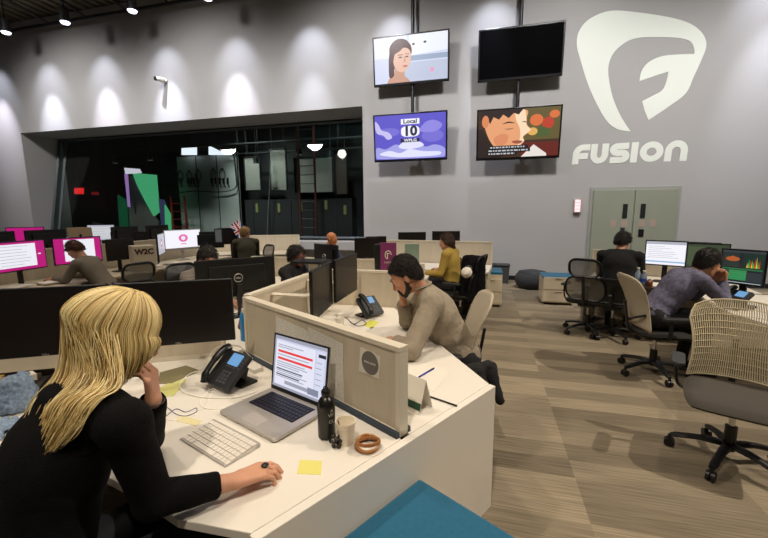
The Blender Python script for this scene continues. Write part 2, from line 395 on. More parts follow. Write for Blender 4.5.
wallpan('scenery_panel', 'wide dim grey board behind the right ladder', 294, 158, 334, 192, 13.6, M_flat2)
wallpan('scenery_panel', 'dark brown board at the right end of the studio window', 335, 152, 348, 194, 13.5, mat('brown_board', (70, 58, 50), .8))
# black equipment racks low on the right
rk = thing('equipment_rack', 'long black equipment rack with pale lit slots low behind the glass', 'equipment rack', (P(300, 215, Y=13).x, 13, 0))
rx = rk.location.x
wd = (P(350, 200, Y=13).x-P(245, 200, Y=13).x)
MB().box((0, 0, 1.05), (wd, .5, 2.1)).build('cabinet', M_stdark, rk)
sl_ = MB()
for px, py in ((257, 208), (279, 208), (301, 207), (326, 205), (345, 210)):
    q = P(px, py, Y=12.74); sl_.box((q.x-rx, -.26, q.z), (.10, .02, .32))
sl_.build('slot', mat('olive_slot', (120, 124, 70), .5), rk)
for xx in (252, 268, 290, 312, 335):
    q = P(xx, 200, Y=12.73); MB().box((q.x-rx, -.262, 1.05), (.03, .02, 2.0)).build('rail', M_dgrey, rk)
# hooks with cables on the studio wall
for i, (px, py) in enumerate(((180, 174), (189, 174), (198, 173), (213, 172), (222, 172))):
    q = P(px, py, Y=13.34); t = thing('cable_coil', 'dark cable coil hanging high on the pale studio wall', 'cable', (q.x, 13.345, q.z), 0, 'coils on the studio wall')
    MB().tube([(.13*math.cos(a*.524), 0, -.1+.2*math.sin(a*.524)) for a in range(12)], .014, 5, closed=True).build('loop', M_stdark, t)
    MB().box((0, 0, .12), (.05, .06, .05)).build('hook', M_black, t)
for i, px in enumerate((179.5, 187, 190, 193, 196.5, 211, 215, 219, 223, 227)):
    q = P(px, 182, Y=13.3); t = thing('clamp', 'black spring clamp in a row on the pale studio wall', 'clamp', (q.x, 13.345, q.z), 0, 'clamps on the studio wall')
    MB().box((0, 0, .05), (.07, .05, .22)).build('jaw', M_black, t); MB().tube([(0, 0, -.05), (.06, 0, -.2)], .025, 5).build('handle', M_black, t)
def cable(name, pts, r, m, label, cat='cable', group=None, n=6, parent=None):
    o = MB().tube(crom(pts, 8), r, n).build(name, m, parent, smooth=True)
    if parent is None: tag(o, label, cat, group)
    return o
cable('hanging_cable', [P(x, y, Y=13.25) for x, y in ((176, 193), (195, 191), (215, 192), (228, 191), (236, 187), (236, 176), (233, 150))], .02, M_stdark, 'thick black cable looped along the pale studio wall')
cable('hanging_cable', [P(x, y, Y=12.6) for x, y in ((271, 150), (270, 180), (268, 215), (267, 240))], .012, M_flat2, 'thin pale cable hanging between two boards behind the glass')
# ladders
def ladder(x0, x1, ytop, ybot, Y, label, rails, rungs):
    a = P((x0+x1)/2, ytop, Y=Y); b = P((x0+x1)/2, ybot, Y=Y); wl = (P(x1, ybot, Y=Y).x-P(x0, ybot, Y=Y).x)
    t = thing('ladder', label, 'ladder', (b.x, Y, 0), 0); h = a.z
    for s in (-1, 1): MB().box((0, 0, 0), (.06, .05, h)).build('rail', rails, t).location = (s*wl/2*.9, 0, h/2)
    for k in range(int(h/.3)): MB().cyl((-wl/2*.9, 0, .2+k*.3), (wl/2*.9, 0, .2+k*.3), .016, n=6).build('rung', rungs, t)
M_red = mat('red_ladder', (150, 44, 30), .5)
ladder(174, 189, 196, 245, 12.6, 'short red ladder standing behind the glass beside the green set piece', M_red, M_red)
ladder(301, 318, 118, 250, 12.4, 'tall red extension ladder leaning behind the right half of the glass', mat('dark_red_ladder', (84, 26, 20), .5), M_dgrey)
# green, white and violet set pieces, glowing
def shard(name, pts, Y, m, label, cat='set piece', th=.08, hang=False):
    q = [P(x, y, Y=Y) for x, y in pts]; z0 = min(v.z for v in q); cx = sum(v.x for v in q)/len(q)
    M = frame((0, 0, 0), (1, 0, 0), (0, 0, 1)); o = MB().prism([(v.x-cx, v.z-z0) for v in q], 0, th, M=M).build(name, m)
    o.location = (cx, Y, z0); tag(o, label, cat)
    if hang or z0 > .3:
        h_ = max(v.z for v in q)-z0; MB().cyl((0, .03, h_-.02), (0, .03, 6.15-z0), .015, n=6).build('hanger', M_stdark, o)
    return o
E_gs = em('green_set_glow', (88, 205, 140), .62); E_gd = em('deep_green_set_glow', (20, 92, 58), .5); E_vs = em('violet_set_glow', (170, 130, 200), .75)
shard('set_piece', [(134, 173), (157, 175), (160, 212), (155, 216), (146, 200), (138, 184)], 12.6, E_gs, 'bright green glowing wedge of the studio set')
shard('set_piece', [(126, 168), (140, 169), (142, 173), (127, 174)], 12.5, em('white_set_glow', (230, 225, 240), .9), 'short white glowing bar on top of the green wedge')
shard('set_piece', [(126, 174), (128, 174), (130.5, 207), (129.5, 207)], 12.55, E_vs, 'thin violet glowing strip left of the green wedge')
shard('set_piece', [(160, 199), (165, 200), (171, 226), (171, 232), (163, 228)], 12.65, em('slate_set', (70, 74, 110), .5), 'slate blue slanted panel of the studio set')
shard('set_piece', [(166, 205), (171, 214), (172, 236), (167, 234)], 12.55, E_gs, 'narrow green glowing strip at the foot of the studio set')
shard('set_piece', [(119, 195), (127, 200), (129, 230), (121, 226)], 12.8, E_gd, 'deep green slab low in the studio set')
shard('set_piece', [(128, 176), (134, 176), (146, 203), (160, 222), (160, 238), (128, 236)], 12.95, M_flat2, 'grey slanted backing of the studio set')
shard('set_floor', [(94, 222), (126, 229), (128, 238), (93, 238)], 13.2, mat('pale_studio_riser', (150, 170, 170), .6), 'pale sloping riser low in the studio', 'riser')
shard('sign', [(76, 188), (84, 188), (84, 194), (76, 194)], 13.6, em('red_sign_glow', (235, 40, 40), 1.0), 'small glowing red sign behind the left end of the glass', 'sign', hang=True)
shard('sign', [(93, 192), (99, 192), (99, 195), (93, 195)], 13.8, em('dim_red_glow', (120, 20, 20), .6), 'dim red light right of the glowing red sign', 'sign', hang=True)
for pts, nm in (([(183, 147), (197, 147), (197, 155), (183, 155)], 'bright square studio light panel above the hook wall'), ([(210, 146), (220, 151), (232, 155), (210, 155)], 'bright triangular studio light right of the square one')):
    shard('studio_light', pts, 13.2, em('studio_light_glow', (240, 246, 255), 1.3), nm, 'light', hang=True)
# studio pipes and grid overhead
for k, (ya, yb) in enumerate(((139, 133), (152, 142), (161, 150))):
    q = P(100, ya, Y=12.4+.6*k); pm = MB().cyl((-14.5, 12.4+.6*k, q.z), (-2.5, 12.4+.6*k, q.z), .035, n=8)
    for hx in (-13, -9, -5): pm.cyl((hx, 12.4+.6*k, q.z), (hx, 12.4+.6*k, 6.15), .014, n=6)
    tag(pm.build('lighting_pipe', M_stdark), ['front', 'middle', 'rear'][k]+' black lighting pipe running along under the studio ceiling', 'pipe')
M_tealdim = mat('teal_truss', (22, 92, 92), .5, metal=.2)
tg = thing('ceiling_grid', 'teal grid of crossing bars under the studio ceiling, right half', 'ceiling grid', (-5, 12.4, 4.6))
for k in range(14):
    MB().tube([(-2.6+k*.42, -1.3, 0), (-3.4+k*.42, 1.4, .5)], .022, 4).build('bar', M_tealdim, tg)
for k in range(4): MB().tube([(-2.8, -1.0+k*.6, .05+k*.11), (3.0, -1.0+k*.6, .05+k*.11)], .02, 4).build('cross_bar', M_tealdim, tg)
spot((-5, 11.2, 3.2), (-5, 12.6, 4.8), 140, 110, 1, (.5, 1, .95))
for i, (px, py) in enumerate(((115, 160), (150, 157), (256, 160), (299, 151), (330, 154))):
    q = P(px, py, Y=12.5); t = thing('studio_lamp', 'small black studio lamp hanging from a pipe behind the glass', 'lamp', (q.x, 12.5, q.z), 0, 'hung studio lamps')
    MB().lathe([(.05, .12), (.08, .1), (.10, -.08), (.11, -.12)], 12).build('housing', M_black, t); MB().tube([(-.11, 0, 0), (-.11, 0, .2), (.11, 0, .2), (.11, 0, 0)], .012, 4).cyl((0, 0, .19), (0, 0, 6.15-q.z), .012, n=6).build('yoke', M_black, t)
    MB().lathe([(.085, -.115), (.085, -.125)], 12).build('lens', em('lens_glow', (245, 245, 225), .8 if i > 2 else .1), t)
# ---- ceiling steel and wall washers
M_steel = mat('dark_steel', (34, 32, 30), .5, metal=.4)
pipe = thing('ceiling_truss', 'dark steel pipe truss running along the top of the back wall', 'truss', (-6, 9.25, 7.08))
MB().cyl((-11, 0, 0), (14, 0, 0), .045, n=8).build('lower_chord', M_steel, pipe)
MB().cyl((-11, -1.3, .26), (14, -1.3, .26), .05, n=8).build('upper_chord', M_steel, pipe)
for k in range(18): MB().cyl((-10.6+k*1.4, 0, 0), (-10.6+k*1.4, -1.5, .28), .028, n=6).build('strut', M_steel, pipe)
for k in range(2):
    j = thing('ceiling_joist', ['dark ceiling beam nearest the back wall', 'dark ceiling beam one bay out from the back wall'][k], 'beam', (-5, 7.3-k*1.8, 7.2))
    MB().box((0, 0, .25), (24, .12, .03)).box((0, 0, 0), (24, .12, .03)).build('flange', M_steel, j)
    jw = MB()
    for q in range(40): jw.tube([(-12+q*.6, 0, 0), (-11.7+q*.6, 0, .25), (-11.4+q*.6, 0, 0)], .012, 4)
    jw.build('lattice', M_steel, j)
lampx = [-15.15, -13.0, -10.85, -8.65, -6.45, -4.3, -2.15, .05, 2.2, 5.2]
for i, x in enumerate(lampx):
    if i < 5:
        t = thing('track_light', ('%s round wall washer lamp along the ceiling edge' % ['first, outermost left', 'leftmost fully visible', 'second visible', 'third visible', 'fourth visible'][i]), 'track light', (x, 8.5, 6.62), 0)
        MB().lathe([(.07, .34), (.10, .32), (.115, .05), (.12, 0)], 16).build('housing', M_dgrey, t, smooth=True)
        MB().cyl((0, 0, .32), (0, 0, .85), .015, n=6).build('stem', M_steel, t)
        MB().lathe([(.02, -.05), (.09, -.035), (.115, .01)], 16).build('lens', em('lamp_lens', (225, 228, 255), 4.5), t, smooth=True)
    tz = 4.1 if x < -5 else 3.5
    if x == 2.2: continue
    s_ = 1.0
    spot((x, 8.5, 6.55), (x, 9.5, tz), (760 if x < -5 else 420), 36, 1, COOL if i % 2 else (.9, .86, 1), .03)
    spot((x, 8.5, 6.55), (x, 9.5, 5.4), 120, 64, 1, COOL, .05)
# ---- television wall
M_tvbody = mat('tv_bezel', (10, 10, 11), .3)
def screen_mb(layers, w_, h_, M0, step=.0006):
    """layers: (polygon in 0..1 seen from the front, material) drawn one over the other on a screen of w x h"""
    mb = MB()
    for k, (poly, m) in enumerate(layers):
        mb.flat([((u-.5)*w_, (v-.5)*h_) for u, v in poly], z=k*step, M=M0, mt=m)
    return mb
def SM(pts, n=5):
    return [(min(.995, max(.005, p.x)), min(.99, max(.008, p.y))) for p in crom([(a, b, 0) for a, b in pts], n, closed=True)]
def R4(u0, v0, u1, v1): return [(u0, v0), (u1, v0), (u1, v1), (u0, v1)]
def EL(cx, cy, rx_, ry_, n=20, a0=0, a1=360): return [(cx+rx_*math.cos(R(a0+(a1-a0)*k/n)), cy+ry_*math.sin(R(a0+(a1-a0)*k/n))) for k in range(n+(a1-a0 < 360))]
def tvset(label, x0, z0, x1, z1, layers, extra=None, tilt=6):
    w_, h_ = x1-x0, z1-z0; t = thing('wall_television', label, 'television', ((x0+x1)/2, WALL_Y-.33, z0))
    Mt = T(0, 0, h_/2) @ RX(tilt) @ T(0, 0, 0)
    MB().box((0, 0, 0), (w_, .05, h_), M=Mt).build('bezel', M_tvbody, t, bevel=.008)
    MB().box((0, .05, 0), (w_*.6, .06, h_*.5), M=Mt).box((0, .09, .0), (.25, .12, .25), M=Mt).build('rear_housing', M_black, t, bevel=.01)
    Ms = Mt @ frame((0, -.0265, .01), (1, 0, 0), (0, 0, 1))
    mb = screen_mb(layers, w_-.07, h_-.09, Ms)
    if extra: extra(mb, Ms, w_-.07, h_-.09)
    mb.build('screen', None, t); return t
# measured on the wall plane; the sets stand .33 m in front of it
def tvrect(x0, y0_, x1, y1_):
    a = P(x0, y0_, Y=WALL_Y-.33); b = P(x1, y1_, Y=WALL_Y-.33); return a.x, b.z, b.x, a.z
e = lambda n, c, s=1.0: em('tv_'+n, c, s)
L1 = [(R4(0, 0, 1, 1), e('pale_blue', (206, 212, 236))), (R4(0, .55, .45, 1), e('pale_grey', (226, 228, 242))), (R4(.42, .45, 1, .56), e('cool_shade', (150, 165, 190))), ([(.45, .56), (1, .62), (1, 1), (.5, 1)], e('haze', (232, 236, 248))), (R4(.42, 0, 1, .42), e('slate_haze', (186, 194, 216))),
      (EL(.545, .8, .02, .025), e('dot', (70, 70, 84))), (EL(.7, .82, .02, .025), e('dot', (70, 70, 84))),
      ([(.17, 0), (.2, .1), (.27, .16), (.29, .32), (.42, .3), (.42, .14), (.47, .06), (.5, 0)], e('face_shade', (196, 146, 122))),
      (SM([(.21, .12), (.20, .35), (.21, .62), (.25, .84), (.35, .94), (.46, .88), (.52, .72), (.51, .58), (.44, .5), (.34, .4), (.28, .3), (.27, .16)]), e('auburn', (70, 24, 20))),
      (SM([(.27, .62), (.33, .72), (.44, .74), (.50, .66), (.51, .52), (.49, .38), (.44, .26), (.38, .22), (.31, .28), (.27, .42)]), e('face', (222, 178, 156))),
      (SM([(.22, .5), (.22, .78), (.31, .93), (.43, .92), (.51, .78), (.52, .64), (.48, .74), (.42, .76), (.36, .68), (.29, .62), (.27, .5), (.24, .4)]), e('auburn', (70, 24, 20))),
      (EL(.365, .545, .026, .016, 12), e('eye', (60, 40, 40))), (EL(.455, .55, .022, .016, 12), e('eye', (60, 40, 40))), (R4(.33, .59, .40, .605), e('eye', (60, 40, 40))), (R4(.43, .6, .485, .612), e('eye', (60, 40, 40))), ([(.415, .56), (.432, .56), (.44, .44), (.41, .43)], e('face_shade', (196, 146, 122))), (EL(.43, .35, .035, .022, 12), e('lip', (190, 90, 90))), (R4(.77, .18, .82, .26), e('logo_pink', (235, 150, 190)))]
x0, z0, x1, z1 = tvrect(373.2, 40, 449, 80.3)
tvset('upper left television showing a woman with short auburn hair', x0, z0, x1, z1+.02, L1)
a_ = (x0, x1)
x0, z0, x1, z1 = tvrect(373.8, 116.6, 447, 159.5)
L3 = [(R4(0, 0, 1, 1), e('violet_sky', (92, 84, 196))), (SM([(.02, .02), (.98, .02), (.98, .22), (.85, .30), (.72, .26), (.6, .36), (.45, .28), (.3, .34), (.15, .24), (.02, .28)]), e('lilac_cloud', (160, 160, 226))), (EL(.82, .5, .15, .14), e('mid_violet', (118, 110, 208))), (EL(.2, .62, .16, .10), e('mid_violet', (118, 110, 208))), (SM([(.01, .88), (.06, .8), (.1, .68), (.2, .62), (.25, .5), (.18, .46), (.12, .56), (.04, .6), (.01, .7)]), e('pale_cloud', (196, 190, 236))), (SM([(.64, .62), (.72, .8), (.84, .84), (.95, .74), (.9, .62), (.78, .58)]), e('mid_cloud', (142, 134, 222))), (SM([(.06, .12), (.2, .2), (.36, .14), (.5, .22), (.7, .16), (.92, .14), (.9, .06), (.6, .04), (.3, .05)]), e('white_cloud', (222, 222, 250))), (SM([(.34, .28), (.42, .4), (.52, .44), (.62, .4), (.7, .3), (.6, .24), (.45, .22)]), e('white_cloud', (222, 222, 250))),
      (R4(.38, .78, .64, .9), e('white', (240, 240, 248))), (rrect(.26, .24, .08, cx=.51, cy=.62), e('white', (240, 240, 248))), (R4(.37, .38, .64, .46), e('navy', (30, 30, 60)))]
def ex3(mb, Ms, w_, h_):
    k = e('navy', (30, 30, 60)); mb.text('Local', h_*.125, Ms @ T(.01*w_, .34*h_, .008), k, bold=.004, sx=1.25)
    mb.text('10', h_*.30, Ms @ T(.01*w_, .12*h_, .008), k, bold=.012, sx=1.1); mb.text('WPLG', h_*.085, Ms @ T(.01*w_, -.08*h_, .008), e('white', (240, 240, 248)), bold=.002, sx=1.3)
tvset('lower left television showing a white station card with a large 10 on violet sky', x0, z0, x1, z1+.02, L3, ex3)
x0, z0, x1, z1 = tvrect(478.9, 30, 562.6, 76)
b_ = (x0, x1)
tvset('upper right television switched off with a black screen', x0, z0+.02, x1, z1-.03, [(R4(0, 0, 1, 1), mat('tv_off', (2, 2, 3), .6, spec=.02))])
x0, z0, x1, z1 = tvrect(477.2, 111.5, 559.5, 157.6)
L4 = [(R4(0, 0, 1, 1), e('warm_shadow', (60, 40, 24))), (R4(.58, .35, 1, 1), e('olive', (96, 84, 44))), (EL(.72, .75, .08, .12), e('orange_blur', (214, 110, 60))), (EL(.86, .68, .07, .12), e('red_blur', (184, 60, 40))), (EL(.8, .5, .1, .1), e('green_blur', (74, 90, 46))), (EL(.93, .85, .06, .08), e('orange_blur', (214, 110, 60))), (EL(.68, .52, .06, .08), e('yellow_blur', (220, 170, 90))),
      (R4(.55, 0, 1, .3), e('wine', (98, 30, 20))), ([(0, 0), (.14, .3), (.2, 0)], e('black', (6, 6, 8))), (SM([(.1, .98), (.08, .72), (.12, .48), (.2, .26), (.33, .12), (.46, .08), (.54, .16), (.55, .26), (.585, .33), (.57, .42), (.63, .5), (.66, .56), (.61, .66), (.6, .8), (.57, .98)]), e('warm_face', (226, 158, 112))), (SM([(.46, .98), (.47, .78), (.52, .6), (.53, .4), (.5, .24), (.55, .28), (.58, .34), (.565, .42), (.62, .5), (.655, .56), (.6, .66), (.595, .8), (.565, .98)]), e('pale_face', (245, 214, 180))), (SM([(.2, .4), (.3, .5), (.38, .46), (.36, .3), (.26, .22)]), e('cheek', (214, 136, 96))),
      ([(.02, 1), (.03, .8), (.1, .86), (.15, .72), (.19, .86), (.26, .8), (.31, .9), (.38, .82), (.44, .92), (.5, .88), (.56, 1)], e('dark_hair', (36, 20, 16))), (EL(.09, .77, .045, .13), e('ear', (214, 130, 84))), ([(.0, .62), (.06, .6), (.12, .42), (.2, .2), (.3, .06), (.3, 0), (0, 0)], e('dark_hair', (20, 16, 18))),
      (SM([(.3, .70), (.38, .75), (.46, .71), (.38, .72)], 3), e('dark_hair', (36, 20, 16))), (SM([(.33, .60), (.39, .585), (.45, .61), (.39, .60)], 3), e('dark_hair', (36, 20, 16))), (SM([(.54, .72), (.58, .74), (.61, .7), (.58, .72)], 3), e('dark_hair', (36, 20, 16))), (SM([(.43, .33), (.49, .35), (.56, .33), (.53, .28), (.46, .29)], 4), e('lips', (160, 80, 60))), ([(.55, 0), (.7, .25), (.86, .05), (.86, 0)], e('white_cloth', (228, 220, 212)))]
L4 += [(R4(.15, .18, .63, .25), e('black', (6, 6, 8))), (R4(.13, .11, .66, .18), e('black', (6, 6, 8))), (R4(.13, .05, .5, .11), e('black', (6, 6, 8)))]
for (u, v, l_) in ((.16, .2, .44), (.14, .13, .5), (.14, .065, .33)):
    k = 0; uu = u
    while uu < u+l_: 
        wq = random.uniform(.015, .05); L4.append((R4(uu, v, min(uu+wq, u+l_), v+.03), e('caption', (190, 190, 196)))); uu += wq+.012
tvset('lower right television showing a dark haired face looking down with captions', x0, z0, x1, z1+.02, L4)
# suspension poles
for (xx, lo, lab) in ((sum(a_)/2+.03, 3.7, 'black suspension pole carrying the two left televisions'), (sum(b_)/2+.0, 3.6, 'black suspension pole carrying the two right televisions')):
    t = thing('suspension_pole', lab, 'pole', (xx, WALL_Y-.22, lo)); MB().cyl((0, 0, 0), (0, 0, 7.45-lo), .04, n=10).build('tube', M_black, t, smooth=True)
    MB().box((0, 0, 7.43-lo), (.2, .2, .03)).build('ceiling_plate', M_black, t)
# ---- logo and word projected on the wall, painted as thin white decals
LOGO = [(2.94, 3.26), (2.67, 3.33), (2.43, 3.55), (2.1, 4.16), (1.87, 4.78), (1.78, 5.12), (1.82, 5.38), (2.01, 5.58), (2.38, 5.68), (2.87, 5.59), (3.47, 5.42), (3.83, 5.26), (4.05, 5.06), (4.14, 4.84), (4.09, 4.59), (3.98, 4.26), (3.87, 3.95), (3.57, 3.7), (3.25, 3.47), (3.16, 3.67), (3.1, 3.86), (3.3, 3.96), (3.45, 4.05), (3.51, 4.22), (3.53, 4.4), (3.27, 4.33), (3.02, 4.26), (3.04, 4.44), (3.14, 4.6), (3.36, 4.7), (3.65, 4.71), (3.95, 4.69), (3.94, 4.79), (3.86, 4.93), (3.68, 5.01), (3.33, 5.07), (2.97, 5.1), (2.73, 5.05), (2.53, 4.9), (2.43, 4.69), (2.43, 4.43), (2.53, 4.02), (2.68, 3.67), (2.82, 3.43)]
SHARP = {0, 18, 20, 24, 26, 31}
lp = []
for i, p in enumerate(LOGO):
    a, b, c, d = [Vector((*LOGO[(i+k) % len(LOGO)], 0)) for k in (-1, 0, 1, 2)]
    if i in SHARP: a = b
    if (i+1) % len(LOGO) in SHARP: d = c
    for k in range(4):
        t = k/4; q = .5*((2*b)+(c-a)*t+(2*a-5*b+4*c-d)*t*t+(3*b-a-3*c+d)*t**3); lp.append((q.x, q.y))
M_logo = mat('projected_logo_white', (226, 231, 222), .6)  # white stands in for the projector's light on the wall
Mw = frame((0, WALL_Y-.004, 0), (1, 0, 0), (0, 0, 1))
lg = tag(MB().prism(lp, -.003, .004, M=Mw).build('projected_logo', M_logo), 'large white guitar pick shaped logo with an F cut out projected on the wall', 'logo')
def ribbon(mb, pts, w_, M, closed=False):
    pts = [Vector((p[0], p[1])) for p in pts]; N = len(pts); L = []; Rr = []
    for i in range(N):
        t = (pts[(i+1) % N]-pts[i-1]) if closed else (pts[min(i+1, N-1)]-pts[max(i-1, 0)]); t.normalize(); n = Vector((-t.y, t.x))*w_/2; L.append(pts[i]+n); Rr.append(pts[i]-n)
    for i in range(N if closed else N-1):
        j = (i+1) % N; mb.prism([tuple(Rr[i]), tuple(Rr[j]), tuple(L[j]), tuple(L[i])], -.003, .004, M=M)
wd_ = thing('projected_lettering', 'white six letter word in heavy capitals projected under the large logo', 'lettering', (1.83, WALL_Y-.004, 2.62))  # projected letters, their light painted as white shapes
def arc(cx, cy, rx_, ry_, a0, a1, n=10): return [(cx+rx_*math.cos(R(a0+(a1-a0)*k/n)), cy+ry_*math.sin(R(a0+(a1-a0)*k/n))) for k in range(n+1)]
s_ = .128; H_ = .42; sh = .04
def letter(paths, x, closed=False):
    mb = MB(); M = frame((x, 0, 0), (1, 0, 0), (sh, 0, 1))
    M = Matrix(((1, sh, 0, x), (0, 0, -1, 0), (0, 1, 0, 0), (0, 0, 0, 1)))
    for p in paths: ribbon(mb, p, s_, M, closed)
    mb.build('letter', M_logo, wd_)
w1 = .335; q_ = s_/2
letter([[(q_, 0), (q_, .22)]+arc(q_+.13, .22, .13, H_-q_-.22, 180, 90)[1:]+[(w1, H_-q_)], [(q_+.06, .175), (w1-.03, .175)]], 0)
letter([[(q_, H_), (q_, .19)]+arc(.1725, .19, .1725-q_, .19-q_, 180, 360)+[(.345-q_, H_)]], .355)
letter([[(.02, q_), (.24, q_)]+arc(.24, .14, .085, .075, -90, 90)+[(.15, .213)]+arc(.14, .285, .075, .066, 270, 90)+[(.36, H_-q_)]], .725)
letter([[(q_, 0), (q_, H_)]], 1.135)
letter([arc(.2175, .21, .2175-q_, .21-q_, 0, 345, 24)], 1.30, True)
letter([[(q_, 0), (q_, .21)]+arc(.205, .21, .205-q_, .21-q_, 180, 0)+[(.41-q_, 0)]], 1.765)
# ---- double door, sign, camera
dr = struct(MB().box((3.1, WALL_Y-.015, 1.06), (1.72, .05, 2.12)).build('door_1', mat('door_frame_paint', (150, 152, 146), .5), bevel=.005))
M_door = mat('sage_door', (142, 146, 130), .5, var=.03, scale=2)
M_fred = mat('faded_red', (164, 146, 134), .7)
for s in (-1, 1):
    MB().box((3.1+s*.405, WALL_Y-.05, 1.03), (.79, .05, 2.04)).build('door_leaf', M_door, dr, bevel=.004)
    MB().box((3.1+s*.17, WALL_Y-.078, 1.60), (.09, .02, .30)).build('door_window', mat('door_glass', (38, 42, 38), .2), dr)
    for q in (.17, .38): MB().box((3.1+s*q, WALL_Y-.077, 1.34), (.12, .005, .16)).build('faded_notice', M_fred, dr)
MB().box((3.1+.17, WALL_Y-.078, 1.13), (.10, .02, .16)).build('lock_plate', M_black, dr); MB().box((3.1-.19, WALL_Y-.08, 1.15), (.08, .03, .18)).build('door_handle', M_dgrey, dr)
t = thing('wall_sconce', 'small square glowing pinkish wall light left of the double door', 'wall light', (1.99, WALL_Y-.05, 1.60))
MB().box((0, .02, .12), (.15, .06, .30)).build('back_plate', M_alu, t, bevel=.005)
MB().box((0, -.03, .12), (.10, .05, .26)).build('glowing_box', em('sconce_glow', (255, 200, 205), 1.5), t, bevel=.01)
for s in (.05, .12, .19): MB().box((0, -.058, s), (.11, .006, .01)).build('bar', M_alu, t)
t = thing('security_camera', 'small black and white security camera high on the wall above the window', 'camera', (-8.74, WALL_Y-.02, 5.28))
MB().lathe([(.06, 0), (.06, .03)], 14, M=RX(90)).build('mount', M_white, t)
MB().tube([(0, -.02, 0), (0, -.14, .0)], .02, 6).build('arm', M_white, t); MB().cyl((0, -.06, 0), (-.05, -.28, -.02), .06, n=14).build('body', M_white, t, smooth=True)
MB().cyl((-.05, -.28, -.02), (-.06, -.31, -.023), .055, n=14).build('lens', M_black, t)
# ================================================================ FURNITURE BUILDERS
DZ = .70
def star_base(t, zseat=.44, turn=0):
    for k in range(5):
        a = R(turn+72*k); d = Vector((math.cos(a), math.sin(a), 0))
        lg_ = MB().tube(crom([d*.03+Vector((0, 0, .125)), d*.15+Vector((0, 0, .12)), d*.30+Vector((0, 0, .085))], 4), [.028]*4+[.024]*4+[.018], 8, flat=.7).build('leg', M_black, t, smooth=True)
        c = d*.30; s = d.cross(Vector((0, 0, 1)))
        MB().cyl(c+s*.022+Vector((0, 0, .032)), c+s*.004+Vector((0, 0, .032)), .031, n=14).cyl(c-s*.004+Vector((0, 0, .032)), c-s*.022+Vector((0, 0, .032)), .031, n=14).cyl(c+Vector((0, 0, .04)), c+Vector((0, 0, .085)), .012, n=8).build('caster', M_black, lg_, smooth=True)
    MB().cyl((0, 0, .09), (0, 0, .25), .032, n=14).build('hub', M_black, t, smooth=True)
    MB().cyl((0, 0, .25), (0, 0, zseat-.06), .017, n=12).build('gas_column', M_chrome, t, smooth=True)
    MB().box((0, 0, zseat-.045), (.20, .26, .05)).build('tilt_mechanism', M_black, t, bevel=.012)
def seat_pad(t, zs, m=None):
    def f(u, v, top):
        x = (u-.5); y = (v-.5); e_ = max(0, 1-(abs(2*x)**4))**.25 * max(0, 1-(abs(2*y)**4))**.25
        return (x*.52, y*.48+.02, zs+(.028 if top else -.035)*e_**.6-(.03*max(0, y-.3)/.2 if 1 else 0))
    mb = MB()
    mb.sheet(lambda u, v: f(u, v, 1), 18, 18); 
    k = len(mb.v); mb.sheet(lambda u, v: f(1-u, v, 0), 18, 18)
    # trim to a rounded outline
    mb.v = [(p[0]*(1-.12*abs(2*(p[1]-.02)/.48)**4), (p[1]-.02)*(1-.10*abs(2*p[0]/.52)**4)+.02, p[2]) for p in mb.v]
    mb.build('seat', m or M_seat, t, smooth=2)
def armrests(t, m):
    for s in (-1, 1):
        a = MB().tube(crom([(s*.20, -.02, .42), (s*.29, -.03, .45), (s*.305, -.03, .62)], 4), .017, 8, flat=.6).build('armrest', M_black, t, smooth=True)
        MB().prism(rrect(.075, .25, .035, cx=s*.30, cy=.02), .62, .645).build('arm_pad', m, a, bevel=.006)
def net_point(u, v):
    x2 = (2*u-1); w_ = .485-.05*math.sin(math.pi*min(1, v*1.25))+.03*v
    edge = abs(x2)**3.2
    z = .50+.50*v*(1-.10*edge*v)-.02*edge*(1-v); wv = w_*(1-.10*max(0, v-.85)/.15)
    y = -.21-.13*v+.05*x2*x2-.03*math.sin(math.pi*v)*(-1)
    return Vector((x2*wv/2, y, z))
def make_rib_chair(label, shell=False, m=None, seatm=None):
    t = thing('swivel_chair', label, 'chair'); star_base(t); seat_pad(t, .45, seatm)
    m = m or M_cream
    if shell:
        MB().sheet(lambda u, v: net_point(u, v), 14, 16).build('backrest', mat('perforated_cream_back', (186, 174, 152), .6, bump=.5, scale=220), t, smooth=2, solid=.012)
    else:
        nb = MB()
        for i in range(43):
            u = i/42; nb.tube([net_point(u, v/12) for v in range(13)], .0036, 5)
        for j in range(11):
            v = .03+j/11*.95; nb.tube([net_point(u/14, v)+Vector((0, .003, 0)) for u in range(15)], .0022, 4)
        nb.build('back_net', m, t, smooth=True)
        eb = MB(); loop = [net_point(0, v/10) for v in range(11)]+[net_point(u/10, 1) for u in range(1, 10)]+[net_point(1, 1-v/10) for v in range(11)]+[net_point(1-u/10, 0) for u in range(1, 10)]
        eb.tube(loop, .006, 6, closed=True); eb.build('back_edge', m, t, smooth=True)
    sp = MB(); sp.tube(crom([(0, -.10, .40), (0, -.24, .44), (0, -.27, .56), (0, -.30, .74)], 5), .02, 8, flat=.6)
    for s in (-1, 1): sp.tube(crom([(0, -.25, .55), (s*.12, -.25, .60), (s*.20, -.20, .64)], 4), .012, 6)
    sp.build('back_support', M_black, t, smooth=True); armrests(t, M_dgrey); return t
